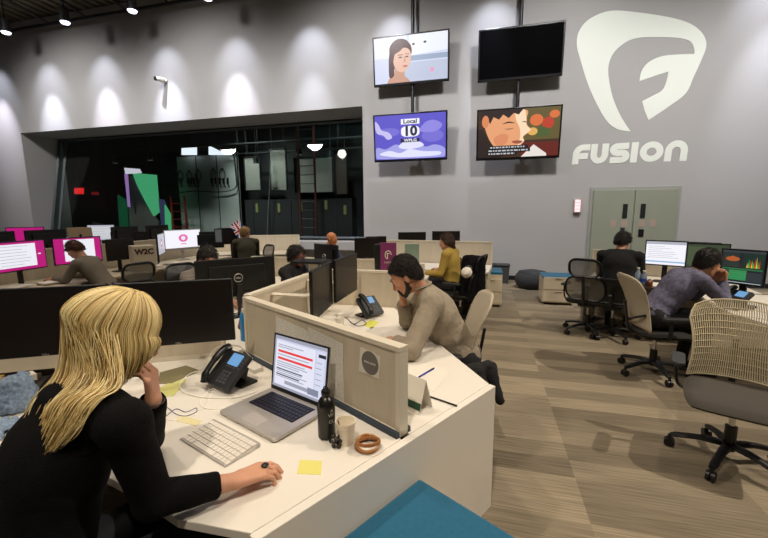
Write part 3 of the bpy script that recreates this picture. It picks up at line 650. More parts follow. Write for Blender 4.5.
def make_frame_chair(label, meshm, low=False):
    t = thing('swivel_chair', label, 'chair'); star_base(t, turn=20); seat_pad(t, .45)
    def ring(cz, w_, h_, y0_, y1_, r):
        pts = rrect(w_, h_, min(w_, h_)*.4, 5); q = []
        for a, b in pts: v = (b/h_+.5); q.append(Vector((a, y0_+(y1_-y0_)*v+.05*(2*a/w_)**2*.5, cz+b)))
        MB().tube(q, r, 6, closed=True).build('back_frame', M_black, t, smooth=True)
        mb = MB(); n = len(q); c = sum(q, Vector())/n; mb._add([c]+q, [(0, 1+i, 1+(i+1) % n) for i in range(n)]); mb.build('back_mesh', meshm, t)
    if not low: ring(.90, .36, .22, -.29, -.34, .016)
    ring(.63, .46, .30, -.21, -.27, .012)
    MB().tube(crom([(0, -.10, .40), (0, -.25, .45), (0, -.27, .56), (0, -.33, .80 if not low else .6)], 5), .02, 8, flat=.6).build('back_support', M_black, t, smooth=True)
    armrests(t, M_dgrey); return t
M_mesh = mat('grey_mesh', (104, 100, 92), .8, var=.1, scale=80, alpha=.75)
M_meshd = mat('slate_mesh', (52, 58, 70), .8, var=.1, scale=80, alpha=.85)
def place(t, x, y, az): t.location = (x, y, 0); t.rotation_euler.z = -R(az); return t
# monitor: local +Y is the direction the screen faces
def monitor(label, loc, az, w_=.55, h_=.335, z0=.14, layers=None, extra=None, stand=True, logo=False, body=None, tilt=0, group=None, name='computer_monitor', arm=None, base_drop=0, chin=0):
    body = body or M_black; t = thing(name, label, 'monitor', loc, az, group)
    Mt = T(0, 0, z0+h_/2) @ RX(-tilt)
    MB().box((0, 0, 0), (w_, .022, h_), M=Mt).box((0, -.02, 0), (w_*.7, .03, h_*.65), M=Mt).build('housing', body, t, bevel=.004)
    Ms = Mt @ frame((0, .0118, chin/2), (-1, 0, 0), (0, 0, 1))
    mb = screen_mb(layers or [(R4(0, 0, 1, 1), M_screenoff)], w_-.026, h_-.03-chin, Ms, .0004)
    if extra: extra(mb, Ms, w_-.03, h_-.034-chin)
    mb.build('screen', None, t)
    if not layers:
        MB().text('DELL', .014, Mt @ frame((0, .0125, -h_/2+.008), (-1, 0, 0), (0, 0, 1)), depth=.0003).build('maker_badge', M_alu, t)
    if logo:
        Mb = Mt @ frame((0, -.0365, 0), (1, 0, 0), (0, 0, 1)); lb = MB()
        lb.tube([(.036*math.cos(a*.262), .036*math.sin(a*.262), 0) for a in range(24)], .0028, 5, closed=True, M=Mb); lb.text('DELL', .021, Mb, bold=.0006); lb.build('maker_ring', M_alu, t)
    if stand:
        MB().box((0, -.055, (z0+.1)/2+.01), (.055, .03, z0+.12)).build('stand_neck', body, t, bevel=.006)
        MB().prism(rrect(.22, .17, .03, cy=-.04), 0, .012).build('stand_base', body, t, bevel=.003)
    if arm: MB().tube([Vector(q) for q in arm], .022, 6, flat=.6).build('mounting_arm', M_trim, t, smooth=True)
    return t
def desk_phone(label, loc, az):
    t = thing('desk_phone', label, 'phone', loc, az)
    # local +Y faces the user; the face leans back
    M = T(0, 0, .105) @ RX(-48+0) ; M = T(0, .0, .10) @ RX(42)   # face plane: normal up and to the user
    F = frame((0, .0, .10), (-1, 0, 0), (0, -math.sin(R(48)), math.cos(R(48)))) 
    MB().prism(rrect(.20, .20, .015), -.028, 0, M=F).build('body', M_dgrey, t, bevel=.004)
    MB().tube([(0, -.0, .09), (0, -.085, .006)], .03, 4, flat=2.2).box((0, -.07, .006), (.17, .10, .012)).build('foot', M_black, t)
    MB().prism(rrect(.085, .065, .004, cx=.02, cy=.055), 0, .003, M=F).build('display', em('phone_display', (120, 175, 225), .8), t)
    kb = MB()
    for i in range(3):
        for j in range(4): kb.prism(rrect(.020, .013, .003, cx=-.005+i*.026, cy=-.018-j*.018), 0, .004, M=F)
    for i in range(4): kb.prism(rrect(.015, .008, .002, cx=-.012+i*.02, cy=.012), 0, .003, M=F)
    for j in range(4): kb.prism(rrect(.014, .009, .002, cx=.082, cy=.07-j*.018), 0, .003, M=F)
    kb.build('keypad', mat('key_grey', (74, 74, 78), .5), t)
    hs = MB().tube(crom([(-.062, .105, .022), (-.062, .07, .045), (-.062, 0, .052), (-.062, -.07, .045), (-.062, -.105, .022)], 5), [.026]*5+[.022]*5+[.017]*5+[.022]*5+[.026], 10, M=F, flat=.75).build('handset', M_black, t, smooth=True)
    MB().prism(rrect(.016, .008, .003, cx=-.062, cy=.095), .046, .052, M=F).build('message_light', mat('red_lamp', (120, 30, 24), .3), hs)
    return t
def paper(name, label, pts, z, m, cat='paper', th=.0012, group=None):
    c = sum((Vector(p) for p in pts), Vector((0, 0)))/len(pts)
    o = MB().prism([(p[0]-c.x, p[1]-c.y) for p in pts], 0, th).build(name, m, loc=(c.x, c.y, z)); return tag(o, label, cat, group)
def px(pts, z=DZ): return [tuple(P(x, y, z=z).xy) for x, y in pts]
# ================================================================ FRONT POD
C = Vector((-1.48, 2.11)); dA = Vector((.8660, -.5)); dB = Vector((.5, .8660)); dL = Vector((0, 1)); dT = Vector((-.8660, -.5))
def partition(label, a, b, z0, z1, th=.05, cap=True, posts=True):
    d = (b-a); L = d.length; az = math.degrees(math.atan2(d.x, d.y)); t = thing('desk_partition', label, 'partition', ((a.x+b.x)/2, (a.y+b.y)/2, z0), az)
    MB().box((0, 0, (z1-z0-.02)/2), (th-.01, L-.03, z1-z0-.02)).build('panel', M_panel, t)
    fr_ = MB().box((0, 0, z1-z0-.01), (th, L, .02)).box((0, 0, .0+.012), (th, L, .024))
    for s in (-1, 1): fr_.box((0, s*(L/2-.012), (z1-z0-.022)/2), (th-.001, .024, z1-z0-.022))
    fr_.build('frame', M_trim, t); return t
Aend = C+dA*1.372
pA = partition('cream partition with stuck-up sheets between the blonde woman and the bearded man', C+dA*.03, Aend, DZ, 1.078)
st = MB().box((.034, 0, .012), (.018, 1.34, .022)).box((-.034, 0, .012), (.018, 1.34, .022)).build('navy_base_strip', M_navy, pA); tag(st, 'dark blue strip along the foot')
partition('cream partition running away behind the bearded man\'s two monitors', C+dL*.03, C+dL*1.38, DZ, 1.078)
partition('low cream partition behind the blonde woman\'s monitors', C+dT*.13, C+dT*1.40, DZ, .935)
partition('cream end screen at the far side of the bearded man\'s desk', C+dL*1.41+Vector((0, 0)), C+dL*1.41+Vector((.72, 0)), 0.02, 1.05)
def worktop(label, poly, th=.03):
    t = thing('worktop', label, 'desk', (poly[0][0], poly[0][1], DZ-th)); MB().prism([(p[0]-poly[0][0], p[1]-poly[0][1]) for p in poly], 0, th).build('top', M_white, t, bevel=.003); return t
def V2(v): return (v.x, v.y)
e_ = .025
wm = [V2(C-Vector((0, .03))), V2(C+dA*1.38-dB*e_), V2(C+dA*1.38-dB*.665), (-.86, .835), (-1.1, .90), (-1.35, .955), (-1.6, .965), (-1.9, .93), V2(C+dT*1.38+Vector((.5, -.866))*.665), V2(C+dT*1.38+Vector((.5, -.866))*e_)]
wt1 = worktop('white worktop in front of the blonde woman, nearest desk', wm)
mn = [V2(C+dA*.05+dB*e_), V2(C+dA*1.38+dB*e_), V2(C+dA*1.38+dB*.67), V2(C+dL*1.38+Vector((1, 0))*.67), V2(C+dL*1.38+Vector((1, 0))*e_)]
wt2 = worktop('white worktop of the bearded man\'s desk', mn)
nn = [V2(C+dL*.05-Vector((e_, 0))), V2(C+dL*1.38-Vector((e_, 0))), V2(C+dL*1.38-Vector((.67, 0))), V2(C+dT*1.38+Vector((-.5, .866))*.67), V2(C+dT*1.38+Vector((-.5, .866))*e_)]
wt3 = worktop('worktop of the desk behind the nearest monitors', nn)
def modesty(wt, a, off):
    az = math.atan2(a.x, a.y); o = Vector(wt.location); M = T(C.x-o.x+off.x, C.y-o.y+off.y, -o.z) @ Matrix.Rotation(-az, 4, 'Z')
    MB().box((0, .72, .335), (.03, 1.28, .66)).build('modesty_panel', M_dgrey, wt).matrix_basis = M
    MB().box((0, 1.25, .01), (.08, .06, .02)).build('foot', M_black, wt).matrix_basis = M
modesty(wt1, dA, -dB*.04); modesty(wt2, dL, Vector((.04, 0))); modesty(wt3, dT, Vector((-.02, .035)))
q0 = C+dA*1.40
ep = thing('end_panel', 'white slab end panel closing the nearest desk down to the floor', 'panel', (q0.x, q0.y, 0), 30)
MB().box((0, 0, DZ/2), (.035, 1.34, DZ)).build('slab', M_white, ep, bevel=.003)
# things stuck on partition A (near side); local frame: u along dA, v up
nA = -dB
def on_A(px_pts, off):
    """flat polygon on the near face of the partition, off metres in front of it"""
    o = C + nA*(.0205+off); out = []
    for x, y in px_pts:
        r = AX*(x-384)/FPX - AU*(y-269)/FPX + AF; tt = (o.x*nA.x+o.y*nA.y)/(r.x*nA.x+r.y*nA.y); p = Vector((0, 0, CAMH))+r*tt; out.append(((Vector((p.x, p.y))-C).dot(dA), p.z))
    return out
MA = Matrix(((dA.x, 0, nA.x, C.x), (dA.y, 0, nA.y, C.y), (0, 1, 0, 0), (0, 0, 0, 1)))
def stuck(name, label, pxs, off, m, cat='paper', th=.001):
    q = on_A(pxs, off); return tag(MB().prism(q, .0205+off, .0205+off+th, M=MA).build(name, m), label, cat)
M_print = mat('printed_sheet', (222, 218, 208), .7, var=.14, scale=60, stretch=(1, 1, 3))
stuck('pinned_sheet', 'printed sheet taped to the partition, left one behind the laptop', [(276, 316), (308, 331), (308, 388), (277, 372)], .0005, M_print)
s2 = stuck('pinned_sheet', 'printed sheet taped to the partition just right of the laptop', [(308, 327), (343, 344), (344, 405), (309, 390)], .0008, M_print)
sk = stuck('sticker', 'square white sticker with a round grey emblem on the partition', [(360.5, 347), (381, 356), (379, 379), (359, 371)], .0005, mat('sticker_white', (222, 216, 200), .6), 'sticker')
cq = on_A([(370, 363)], .001)[0]
sd = MB().prism([(cq[0]+.052*math.cos(a*.2618), cq[1]+.052*math.sin(a*.2618)) for a in range(24)], .0221, .0226, M=MA); sd.build('round_emblem', mat('sticker_grey', (112, 106, 100), .6), sk)
Mtx = Matrix(((dA.x, 0, nA.x, C.x+dA.x*cq[0]+nA.x*.0232), (dA.y, 0, nA.y, C.y+dA.y*cq[0]+nA.y*.0232), (0, 1, 0, cq[1]), (0, 0, 0, 1)))
MB().text('SPEAK GOOD', .0115, Mtx, depth=.0002, bold=.0004).build('emblem_letters', mat('sticker_white', (222, 216, 200), .6), sk)
# ---- woman's monitors
d30 = 30
def mon_at(label, right_end, left_end, zt, **k):
    """screen edges as seen from the user's side; screen faces the user"""
    a, b = Vector(right_end), Vector(left_end); c = (a+b)/2; d = a-b; az = math.degrees(math.atan2(d.x, d.y))+90
    h_ = k.get('h_', .335); z0 = zt-h_-DZ
    return monitor(label, (c.x, c.y, DZ), az, w_=d.length, z0=z0, **k)
mon_at('black switched-off monitor right of the blonde woman\'s head, on her desk', (-1.285, 1.735), (-1.765, 1.465), 1.262, stand=False, arm=[(0, -.02, .34), (0, -.12, .30), (0, -.20, .27), (0, -.24, .235)])
mon_at('black switched-off monitor at the left edge behind the blonde woman', (-1.79, 1.45), (-2.27, 1.175), 1.262, stand=False, arm=[(0, -.02, .34), (0, -.12, .30), (0, -.20, .27), (0, -.24, .235)])
# ---- man's monitors on arms
mon_at('left of the bearded man\'s two dark monitors, on a white arm', (-1.13, 2.72), (-1.06, 2.21), 1.235, stand=False, arm=[(0, -.02, .33), (.05, -.12, .33), (.0, -.40, .33), (0, -.405, 0.0)])
mon_at('right of the bearded man\'s two dark monitors', (-1.11, 3.26), (-1.10, 2.71), 1.245, stand=False, arm=[(0, -.02, .33), (.05, -.12, .33), (0, -.34, .33), (0, -.345, 0.0)])
# ---- phones
a1 = P(217, 392, z=DZ); desk_phone('black desk phone with blue display between the blonde woman and her monitor', (a1.x+.015, a1.y+.07, DZ), 200)
a2 = P(369, 318, z=DZ); desk_phone('black desk phone with blue display on the bearded man\'s desk', (a2.x, a2.y+.05, DZ), 125)
# ---- laptop
FL, FR, BL = [P(*q, z=DZ+.012) for q in ((218.9, 411.7), (274.5, 441.4), (266.5, 387))]
lc = (FL+FR)/2; laz = math.degrees(math.atan2(*(FR-FL).xy))-90; LW = (FR-FL).length; LD = (BL-FL).length*1.02
lap = thing('laptop', 'open silver laptop showing a document with red bars on the nearest desk', 'laptop', (lc.x, lc.y, DZ), laz)
MB().prism(rrect(LW, LD, .014, cy=LD/2), .004, .018).build('base', M_alu, lap, bevel=.003)
MB().prism(rrect(.105*LW/.364, .075, .004, cy=.052), .0181, .0186).build('trackpad', mat('trackpad', (168, 162, 156), .4), lap)
MB().prism(rrect(LW*.79, LD*.47, .004, cy=LD*.66), .0181, .0185).build('keyboard_well', M_black, lap)
kb = MB(); kw = LW*.77
for j in range(6):
    n = 14 if j else 14
    y = LD*.66-LD*.215+j*LD*.078+.006
    if j == 0:
        xs = [(-.5+.035+i*.07, .058) for i in range(4)]+[(-.5+.46, .34)]+[(-.5+.69+i*.07, .058) for i in range(5)]
    else: xs = [(-.5+(i+.5)/14, .060) for i in range(14)]
    for x_, ww in xs: kb.prism(rrect(ww*kw, LD*.062, .002, cx=x_*kw, cy=y), .0186, .0205)
kb.build('keys', mat('laptop_keys', (26, 26, 46), .4), lap)
lidang = 98; Ld = Matrix.Translation((0, LD-.004, .016)) @ RX(lidang-90+0)
Ml = Matrix.Translation((0, LD-.004, .016)) @ RX(-(lidang-90))
MB().box((0, .003, LD*.5), (LW, .007, LD), M=Ml).build('lid', M_alu, lap, bevel=.003)
MB().box((0, -.0012, LD*.5), (LW-.006, .002, LD-.006), M=Ml).build('screen_bezel', M_black, lap)
Ms = Ml @ frame((0, -.0028, LD*.52), (1, 0, 0), (0, 0, 1))
LL = [(R4(0, 0, 1, 1), E_lav), (R4(0, .94, 1, 1), E_grey), (R4(.03, .05, .8, .91), em('doc_white', (226, 228, 244), .95)), (R4(0, 0, .03, .94), E_grey), (R4(.82, .05, .97, .91), em('doc_side', (214, 218, 240), .95)), (R4(.86, .80, .99, .86), E_dk), (R4(0, 0, 1, .045), E_grey),
      (R4(.08, .69, .76, .735), E_red), (R4(.08, .55, .76, .595), E_red), (R4(.25, .1, .8, .17), E_grey), (R4(.7, .08, .9, .2), em('panel_grey', (140, 146, 170), .8))]
tk = em('text_grey', (150, 152, 168), .8); td = em('text_dark', (80, 84, 110), .8)
for k, (v, l_) in enumerate(((.83, .5), (.79, .3), (.64, .62), (.50, .55), (.46, .6), (.42, .45), (.33, .5), (.29, .6), (.22, .55))): LL.append((R4(.08, v, .08+l_, v+.014), tk))
LL += [(R4(.08, .36, .6, .385), td), (R4(.08, .25, .55, .275), td)]
for v in (.7, .6, .5, .4, .3): LL.append((R4(.84, v, .94, v+.012), tk))
screen_mb(LL, LW-.03, LD-.035, Ms, .0003).build('screen', None, lap)
# ---- white keyboard
K = [P(*q, z=DZ+.012) for q in ((179.6, 437), (208.5, 418.2), (254.6, 442.6), (224.8, 465))]
kf = (K[0]+K[3])/2; kaz = math.degrees(math.atan2(*(K[3]-K[0]).xy))-90; KW = (K[3]-K[0]).length; KD = (K[1]-K[0]).length
kbd = thing('keyboard', 'slim silver keyboard with white keys lying in front of the laptop', 'keyboard', (kf.x, kf.y, DZ), kaz)
MB()._add([(-KW/2, 0, .001), (KW/2, 0, .001), (KW/2, KD, .001), (-KW/2, KD, .001), (-KW/2, 0, .006), (KW/2, 0, .006), (KW/2, KD, .018), (-KW/2, KD, .018)], [(0, 3, 2, 1), (4, 5, 6, 7), (0, 1, 5, 4), (1, 2, 6, 5), (2, 3, 7, 6), (3, 0, 4, 7)]).build('base', M_alu, kbd, bevel=.002)
MB().cyl((-KW/2, KD-.008, .010), (KW/2, KD-.008, .010), .0095, n=12).build('battery_tube', M_alu, kbd, smooth=True)
Mk = Matrix.Rotation(math.atan2(.012, KD), 4, 'X'); kk = MB()
for j in range(6):
    for x_, ww in ([(-.46+i*.075, .066) for i in range(3)]+[(-.015, .44)]+[(.255+i*.075, .066) for i in range(4)] if j == 0 else [(-.5+(i+.5)/14, .063) for i in range(14)]):
        kk.prism(rrect(ww*KW*.97, KD*.125, .002, cx=x_*KW*.97, cy=.010+j*KD*.15+KD*.05), .0064, .0088, M=Mk)
kk.build('keys', mat('white_keys', (228, 220, 208), .4), kbd)
# ---- bottle, cup, keyring, bangles
b_ = P(327, 436, z=DZ); bt = thing('water_bottle', 'matt black metal water bottle with pale lettering beside the laptop', 'bottle', (b_.x, b_.y, DZ), 0)
MB().lathe([(.030, 0), (.035, .004), (.0355, .135), (.033, .150), (.024, .166), (.017, .172), (.0165, .182)], 28).build('body', mat('matt_black_metal', (20, 18, 17), .32, spec=.6), bt, smooth=True)
MB().lathe([(.017, .180), (.0185, .184), (.0185, .196), (.016, .200), (.010, .200)], 20).tube([(.008*math.cos(a*.52), 0, .206+.008*math.sin(a*.52)) for a in range(12)], .003, 6, closed=True).build('cap', M_black, bt, smooth=True)
def curved_text(body, size, r, z, ang0, mb):
    tmp = MB(); tmp.text(body, size, Matrix.Identity(4), depth=.0002, bold=.0003); k = len(mb.v)
    mb.v += [((r+.0004+p[2])*math.cos(ang0+p[0]/r), (r+.0004+p[2])*math.sin(ang0+p[0]/r), z+p[1]) for p in tmp.v]; mb.f += [tuple(i+k for i in f) for f in tmp.f]; mb.m += [0]*len(tmp.f)
lt = MB(); ba = math.atan2(0-b_.y, 0-b_.x)+.55
curved_text('VIV', .017, .0355, .105, ba, lt); curved_text('CL', .019, .0355, .078, ba, lt); curved_text('^', .03, .0355, .118, ba+.1, lt)
lt.build('lettering', mat('bottle_print', (190, 186, 178), .6), bt)
c_ = P(346, 443, z=DZ); cp = thing('paper_cup', 'small white paper cup with a stirrer between the bottle and the partition', 'cup', (c_.x, c_.y, DZ), 0); cp.scale = (1.1, 1.1, 1)
MB().lathe([(.024, 0), (.025, .003), (.036, .092), (.0375, .094), (.0372, .097), (.0345, .095), (.031, .060), (.024, .008)], 28).build('body', mat('cup_paper', (246, 236, 216), .6), cp, smooth=True)
MB().lathe([(.0288, .040), (.0333, .070)], 28, cap=False).build('faded_print', mat('cup_print', (206, 180, 146), .6), cp, smooth=True)
MB().tube([(-.010, .0, .01), (-.030, .004, .088)], .0018, 6).build('stirrer', M_dgrey, cp)
k_ = P(337, 447, z=DZ); kr = thing('key_fob', 'dark beaded key fob with a metal clip in front of the cup', 'keyring', (k_.x, k_.y, DZ), 30); kr.scale = (1.4,)*3
ff = MB()
for q in range(9):
    a = q*.7; ff._add(*(lambda m: (m.v, m.f))(MB().lathe([(.001, -.006), (.005, -.004), (.0065, 0), (.005, .004), (.001, .006)], 8, M=T(.010*math.cos(a), .010*math.sin(a), .007+.012*(q % 3)))))
ff.build('beads', mat('dark_beads', (40, 30, 26), .25), kr, smooth=True)
MB().tube([(-.012+.008*math.cos(a*.52)-.012, .005*math.sin(a*.52), .005) for a in range(12)], .002, 6, closed=True).tube(crom([(-.03, 0, .004), (-.042, .006, .004), (-.05, 0, .004), (-.042, -.006, .004)], 4), .0015, 6).build('clip', M_chrome, kr, smooth=True)
g_ = P(367, 447, z=DZ)
for k, (tz_, tx_, r_, lab) in enumerate(((.008, 0, .045, 'flat brown wooden bangle at the bottom of the three by the cup'), (.018, 10, .044, 'amber bangle leaning on the lowest of the three by the cup'), (.028, -12, .043, 'topmost tilted tan bangle by the cup'))):
    t = tag(MB().tube([(r_*math.cos(a*.2618), r_*math.sin(a*.2618), 0) for a in range(24)], .005, 8, closed=True, flat=1.5).build('bangle', mat(['brown_wood', 'amber_wood', 'tan_wood'][k], [(120, 72, 30), (176, 116, 50), (160, 104, 56)][k], .35), smooth=True), lab, 'bangle', None)
    t.location = (g_.x+.004*k, g_.y-.003*k, DZ+tz_); t.rotation_euler = (R(tx_), R(tx_*.5), 0)
# ---- papers and cables on the woman's desk
paper('sticky_note', 'single yellow sticky note near the blonde woman\'s resting hand', px([(300, 460), (322, 461), (321, 475), (297, 474)]), DZ, M_yellow, 'note')
paper('sticky_note', 'pale yellow sticky note half under the keyboard', px([(180, 415), (202, 421), (196, 426), (176, 421)]), DZ, mat('pale_yellow', (222, 210, 160), .8), 'note')
paper('folder', 'olive grey folder behind the blonde woman\'s raised hand', px([(160, 373), (186, 366), (200, 371), (172, 384), (158, 384)]), DZ, mat('olive_folder', (120, 112, 78), .7), 'folder', .004)
paper('note_pad', 'pale green yellow pad beside the blonde woman\'s raised hand', px([(160, 388), (182, 376), (186, 381), (174, 396), (158, 398)]), DZ+.0, mat('lime_paper', (206, 204, 128), .8), 'notepad', .003)
paper('paper_sheet', 'white sheet left of the phone under the dark monitor', px([(176, 366), (200, 359), (207, 364), (186, 371)]), DZ, M_paper)
M_cable = mat('white_cable', (244, 238, 228), .4)
def desk_cable(name, pts, r, m, label, z=DZ): return cable(name, [P(x, y, z=z+r+ (q[0] if q else 0)) for x, y, *q in pts], r, m, label)
desk_cable('cable', [(255, 392), (240, 397), (222, 398), (200, 397), (184, 392), (180, 384), (190, 374), (204, 368, .03), (212, 352, .09), (222, 346, .11), (238, 346, .10), (246, 352, .05), (252, 358, .01), (262, 362)], .0036, M_cable, 'thick white cable looping around the phone to the laptop')
desk_cable('cable', [(240, 394), (228, 392), (214, 389), (206, 394), (200, 402), (204, 408), (218, 409), (232, 404)], .002, M_cable, 'thin white cable coiled in front of the phone')
desk_cable('cable', [(245, 400), (222, 391), (209, 390), (206, 382, .02), (212, 376, .03), (217, 380, .03), (214, 388), (206, 404), (196, 414), (184, 418), (170, 420), (160, 416)], .0018, M_cable, 'thin white cable running past the keyboard towards the blonde woman')
desk_cable('cable', [(160, 406), (168, 408), (176, 414), (186, 416), (196, 412), (196, 408), (186, 412), (176, 409), (166, 416), (158, 420)], .0017, mat('blue_cord', (70, 80, 120), .6), 'thin blue cord tangled left of the keyboard')
desk_cable('cable', [(232, 386), (238, 372), (246, 362), (250, 354), (246, 348), (238, 352), (243, 362), (256, 370), (262, 378)], .002, M_cable, 'white cable bundle in the corner between phone and laptop')
t = thing('power_adapter', 'small white power adapter block behind the laptop', 'adapter', P(256, 371, z=DZ), 25); MB().box((0, 0, .012), (.06, .06, .024)).build('block', M_white, t, bevel=.004); MB().box((0, .035, .012), (.02, .01, .012)).build('plug', M_chrome, t)
t = thing('drink_bottle', 'bright blue bottle standing behind the partition corner', 'bottle', (-1.63, 2.32, DZ), 0)
MB().lathe([(.034, 0), (.038, .01), (.038, .17), (.028, .20), (.018, .21)], 20).build('body', mat('bright_blue', (24, 120, 176), .3), t, smooth=True); MB().lathe([(.02, .208), (.02, .235)], 16).build('cap', M_white, t)
# scarf draped over the partition corner behind
def cloth_heap(name, label, base, size, m, cat, res=.006, seed=1, n=14, parent=None, m2=None):
    rnd = random.Random(seed); prims = []
    for i in range(n):
        a = Vector([rnd.uniform(-.5, .5)*size[0], rnd.uniform(-.5, .5)*size[1], rnd.uniform(.1, .9)*size[2]])+Vector(base); b = a+Vector([rnd.uniform(-.5, .5)*size[0]*.8, rnd.uniform(-.5, .5)*size[1]*.6, rnd.uniform(-.5, .1)*size[2]])
        b.z = max(b.z, base[2]+.02); r_ = rnd.uniform(.016, .03)*max(size)/.2; prims.append(('c', a, b, r_, r_*.8, 'x'))
    o = sdf_obj(name, prims, res, m, parent, k=.006, cuts=[((0, 0, base[2]), (0, 0, -1))], disp=.006, dfreq=50); return tag(o, label, cat) if parent is None else o
M_scarf = mat('blue_wool', (136, 156, 180), .95, var=.3, scale=90, bump=.8, bscale=260)
sp_ = P(16, 408, z=DZ)
prims = []
for k in range(5):
    r_ = .085-.012*k; z_ = DZ+.025+.028*k
    pts = [Vector((sp_.x+.02*k*.3+r_*math.cos(a*.7854+k), sp_.y+r_*.8*math.sin(a*.7854+k), z_+.008*math.sin(a*2+k))) for a in range(8)]
    for i in range(8): prims.append(('c', pts[i], pts[(i+1) % 8], .024, .024, 'x'))
for k in range(9):
    a = P(-6+k*5, 420+3*(k % 2), z=DZ+.014); b = P(-10+k*5, 430+4*(k % 3), z=DZ+.012); prims.append(('c', a, b, .016, .008, 'x'))
tag(sdf_obj('scarf', prims, .006, M_scarf, k=.008, cuts=[((0, 0, DZ), (0, 0, -1))], disp=.018, dfreq=60), 'fluffy grey blue scarf coiled on the desk at the left edge', 'scarf')
t = thing('storage_tray', 'dark cluttered tray behind the blue scarf', 'tray', P(14, 386, z=DZ), 60); MB().box((0, 0, .006), (.16, .30, .012)).box((.08, 0, .025), (.006, .30, .05)).box((-.08, 0, .025), (.006, .30, .05)).build('tray_body', mat('dark_brown_tray', (40, 30, 22), .5), t)
for k in range(5): MB().box((random.uniform(-.05, .05), random.uniform(-.12, .12), .03), (.05, .07, .03), M=RZ(k*33) if 0 else None).build('odds_and_ends', mat('clutter%d' % (k % 3), [(150, 120, 50), (60, 50, 44), (130, 120, 110)][k % 3], .6), t, bevel=.003)
t = thing('paper_box', 'small white tissue box standing between scarf and partition', 'box', P(30, 384, z=DZ), 20); MB().box((0, 0, .03), (.07, .05, .06)).build('carton', M_paper, t, bevel=.003); MB().box((0, 0, .061), (.03, .012, .003)).build('slot', M_dgrey, t)
# ---- man's desk
paper('sticky_note', 'yellow green sticky note in front of the bearded man\'s hands', px([(363, 325), (370, 320), (379, 322), (372, 329)]), DZ, mat('lime_note', (206, 206, 90), .8), 'note')
paper('paper_sheet', 'large white printed sheet under the blue pen', px([(409, 372), (424, 362), (450, 372), (434, 392), (409, 383)]), DZ, M_paper)
paper('paper_sheet', 'white sheet lying under the bearded man\'s left hand', px([(350, 332), (378, 326), (392, 345), (372, 350)]), DZ, M_paper)
a, b = P(419, 377, z=DZ+.005), P(431, 370, z=DZ+.005); t = thing('pen', 'blue ballpoint pen on the white sheet', 'pen', (a.x, a.y, DZ)); d = b-a
MB().tube([(0, 0, .0055), (d.x*.8, d.y*.8, .0055)], .0048, 8).build('barrel', mat('blue_pen', (40, 40, 150), .3), t, smooth=True); MB().tube([(d.x*.8, d.y*.8, .0055), (d.x*1.25, d.y*1.25, .0055)], .0052, 8).build('cap', mat('dark_blue_cap', (26, 26, 100), .3), t, smooth=True)
a, b = P(425, 395, z=DZ+.004), P(457, 406, z=DZ+.004); t = thing('pencil', 'long black pencil near the desk corner', 'pencil', (a.x, a.y, DZ)); d = b-a
MB().tube([(d.x*.06, d.y*.06, .0045), (d.x, d.y, .0045)], .0042, 6).build('shaft', M_black, t); MB().tube([(0, 0, .0045), (d.x*.06, d.y*.06, .0045)], [.0008, .0042], 6).build('tip', mat('pencil_wood', (170, 130, 80), .6), t)
q = P(408, 411, z=DZ); t = thing('tent_card', 'folded white card with a dark green band behind the partition end', 'card', (q.x+.02, q.y+.05, DZ), -150)
MB()._add([(-.07, .05, 0), (.07, .05, 0), (.07, 0, .15), (-.07, 0, .15), (-.07, -.05, 0), (.07, -.05, 0)], [(0, 1, 2, 3), (3, 2, 5, 4)]).build('card', M_paper, t, solid=.001)
MB()._add([(-.07, .045, .018), (.07, .045, .018), (.07, .035, .048), (-.07, .035, .048)], [(0, 1, 2, 3)], M=T(0, .0015, .001)).build('green_band', mat('dark_green', (20, 66, 44), .6), t)
desk_cable('cable', [(342, 312), (330, 318), (322, 324), (334, 326), (346, 330), (340, 320), (328, 330), (320, 322), (335, 314)], .002, M_cable, 'tangled white cables under the bearded man\'s monitors')
desk_cable('cable', [(350, 322), (358, 326), (366, 324), (362, 320), (354, 324), (346, 318), (336, 316)], .003, M_black, 'coiled black phone cord beside the phone on the bearded man\'s desk')
t = thing('paper_cup', 'small white cup between the bearded man\'s monitors and phone', 'cup', P(340, 327, z=DZ), 0)
MB().lathe([(.026, 0), (.038, .075), (.036, .078), (.030, .05)], 20).build('body', M_paper, t, smooth=True); MB().lathe([(.0335, .070), (.0385, .078)], 20, cap=False).build('rim', M_trim, t, smooth=True)
# ---- teal topped pedestal in front
def pedestal(label, loc, az, w_=.42, d_=.56, h_=.50, cush=.05):
    t = thing('mobile_pedestal', label, 'cabinet', (loc[0], loc[1], 0), az)
    MB().box((0, 0, .04+(h_-.04)/2), (w_, d_, h_-.04)).build('carcass', M_beige, t, bevel=.003)
    for k, (z_, hh) in enumerate(((.06, .20), (.27, .22))):
        dd_ = MB().box((0, -d_/2-.008, z_+hh/2), (w_-.01, .016, hh-.008)).build('drawer', M_beige, t, bevel=.002); MB().box((0, -d_/2-.02, z_+hh-.02), (.12, .012, .01)).build('drawer_pull', M_alu, dd_)
    cu = MB().prism(rrect(w_+.005, d_+.005, .012), h_, h_+cush).build('seat_cushion', M_teal, t, bevel=.010); tag(cu, 'teal felt cushion')
    for sx in (-1, 1):
        for sy in (-1, 1): MB().cyl((sx*(w_/2-.05)-.01, sy*(d_/2-.06), .022), (sx*(w_/2-.05)+.01, sy*(d_/2-.06), .022), .022, n=12).build('caster', M_black, t)
    return t
oc = P(409.5, 482.4, z=.52); oc2 = Vector((oc.x, oc.y)) - dB*.30 + dA*.25
oc2 = Vector((-.243+.012, 1.42))
cdist = (oc2-C).dot(dA); shift = max(0, 1.42-cdist)
oc2 = oc2+dA*shift
pc = oc2-dB*.215+dA*.303
pedestal('near teal cushioned pedestal standing against the white end panel', (pc.x, pc.y), 120+90+0, w_=.60, d_=.44, h_=.47)
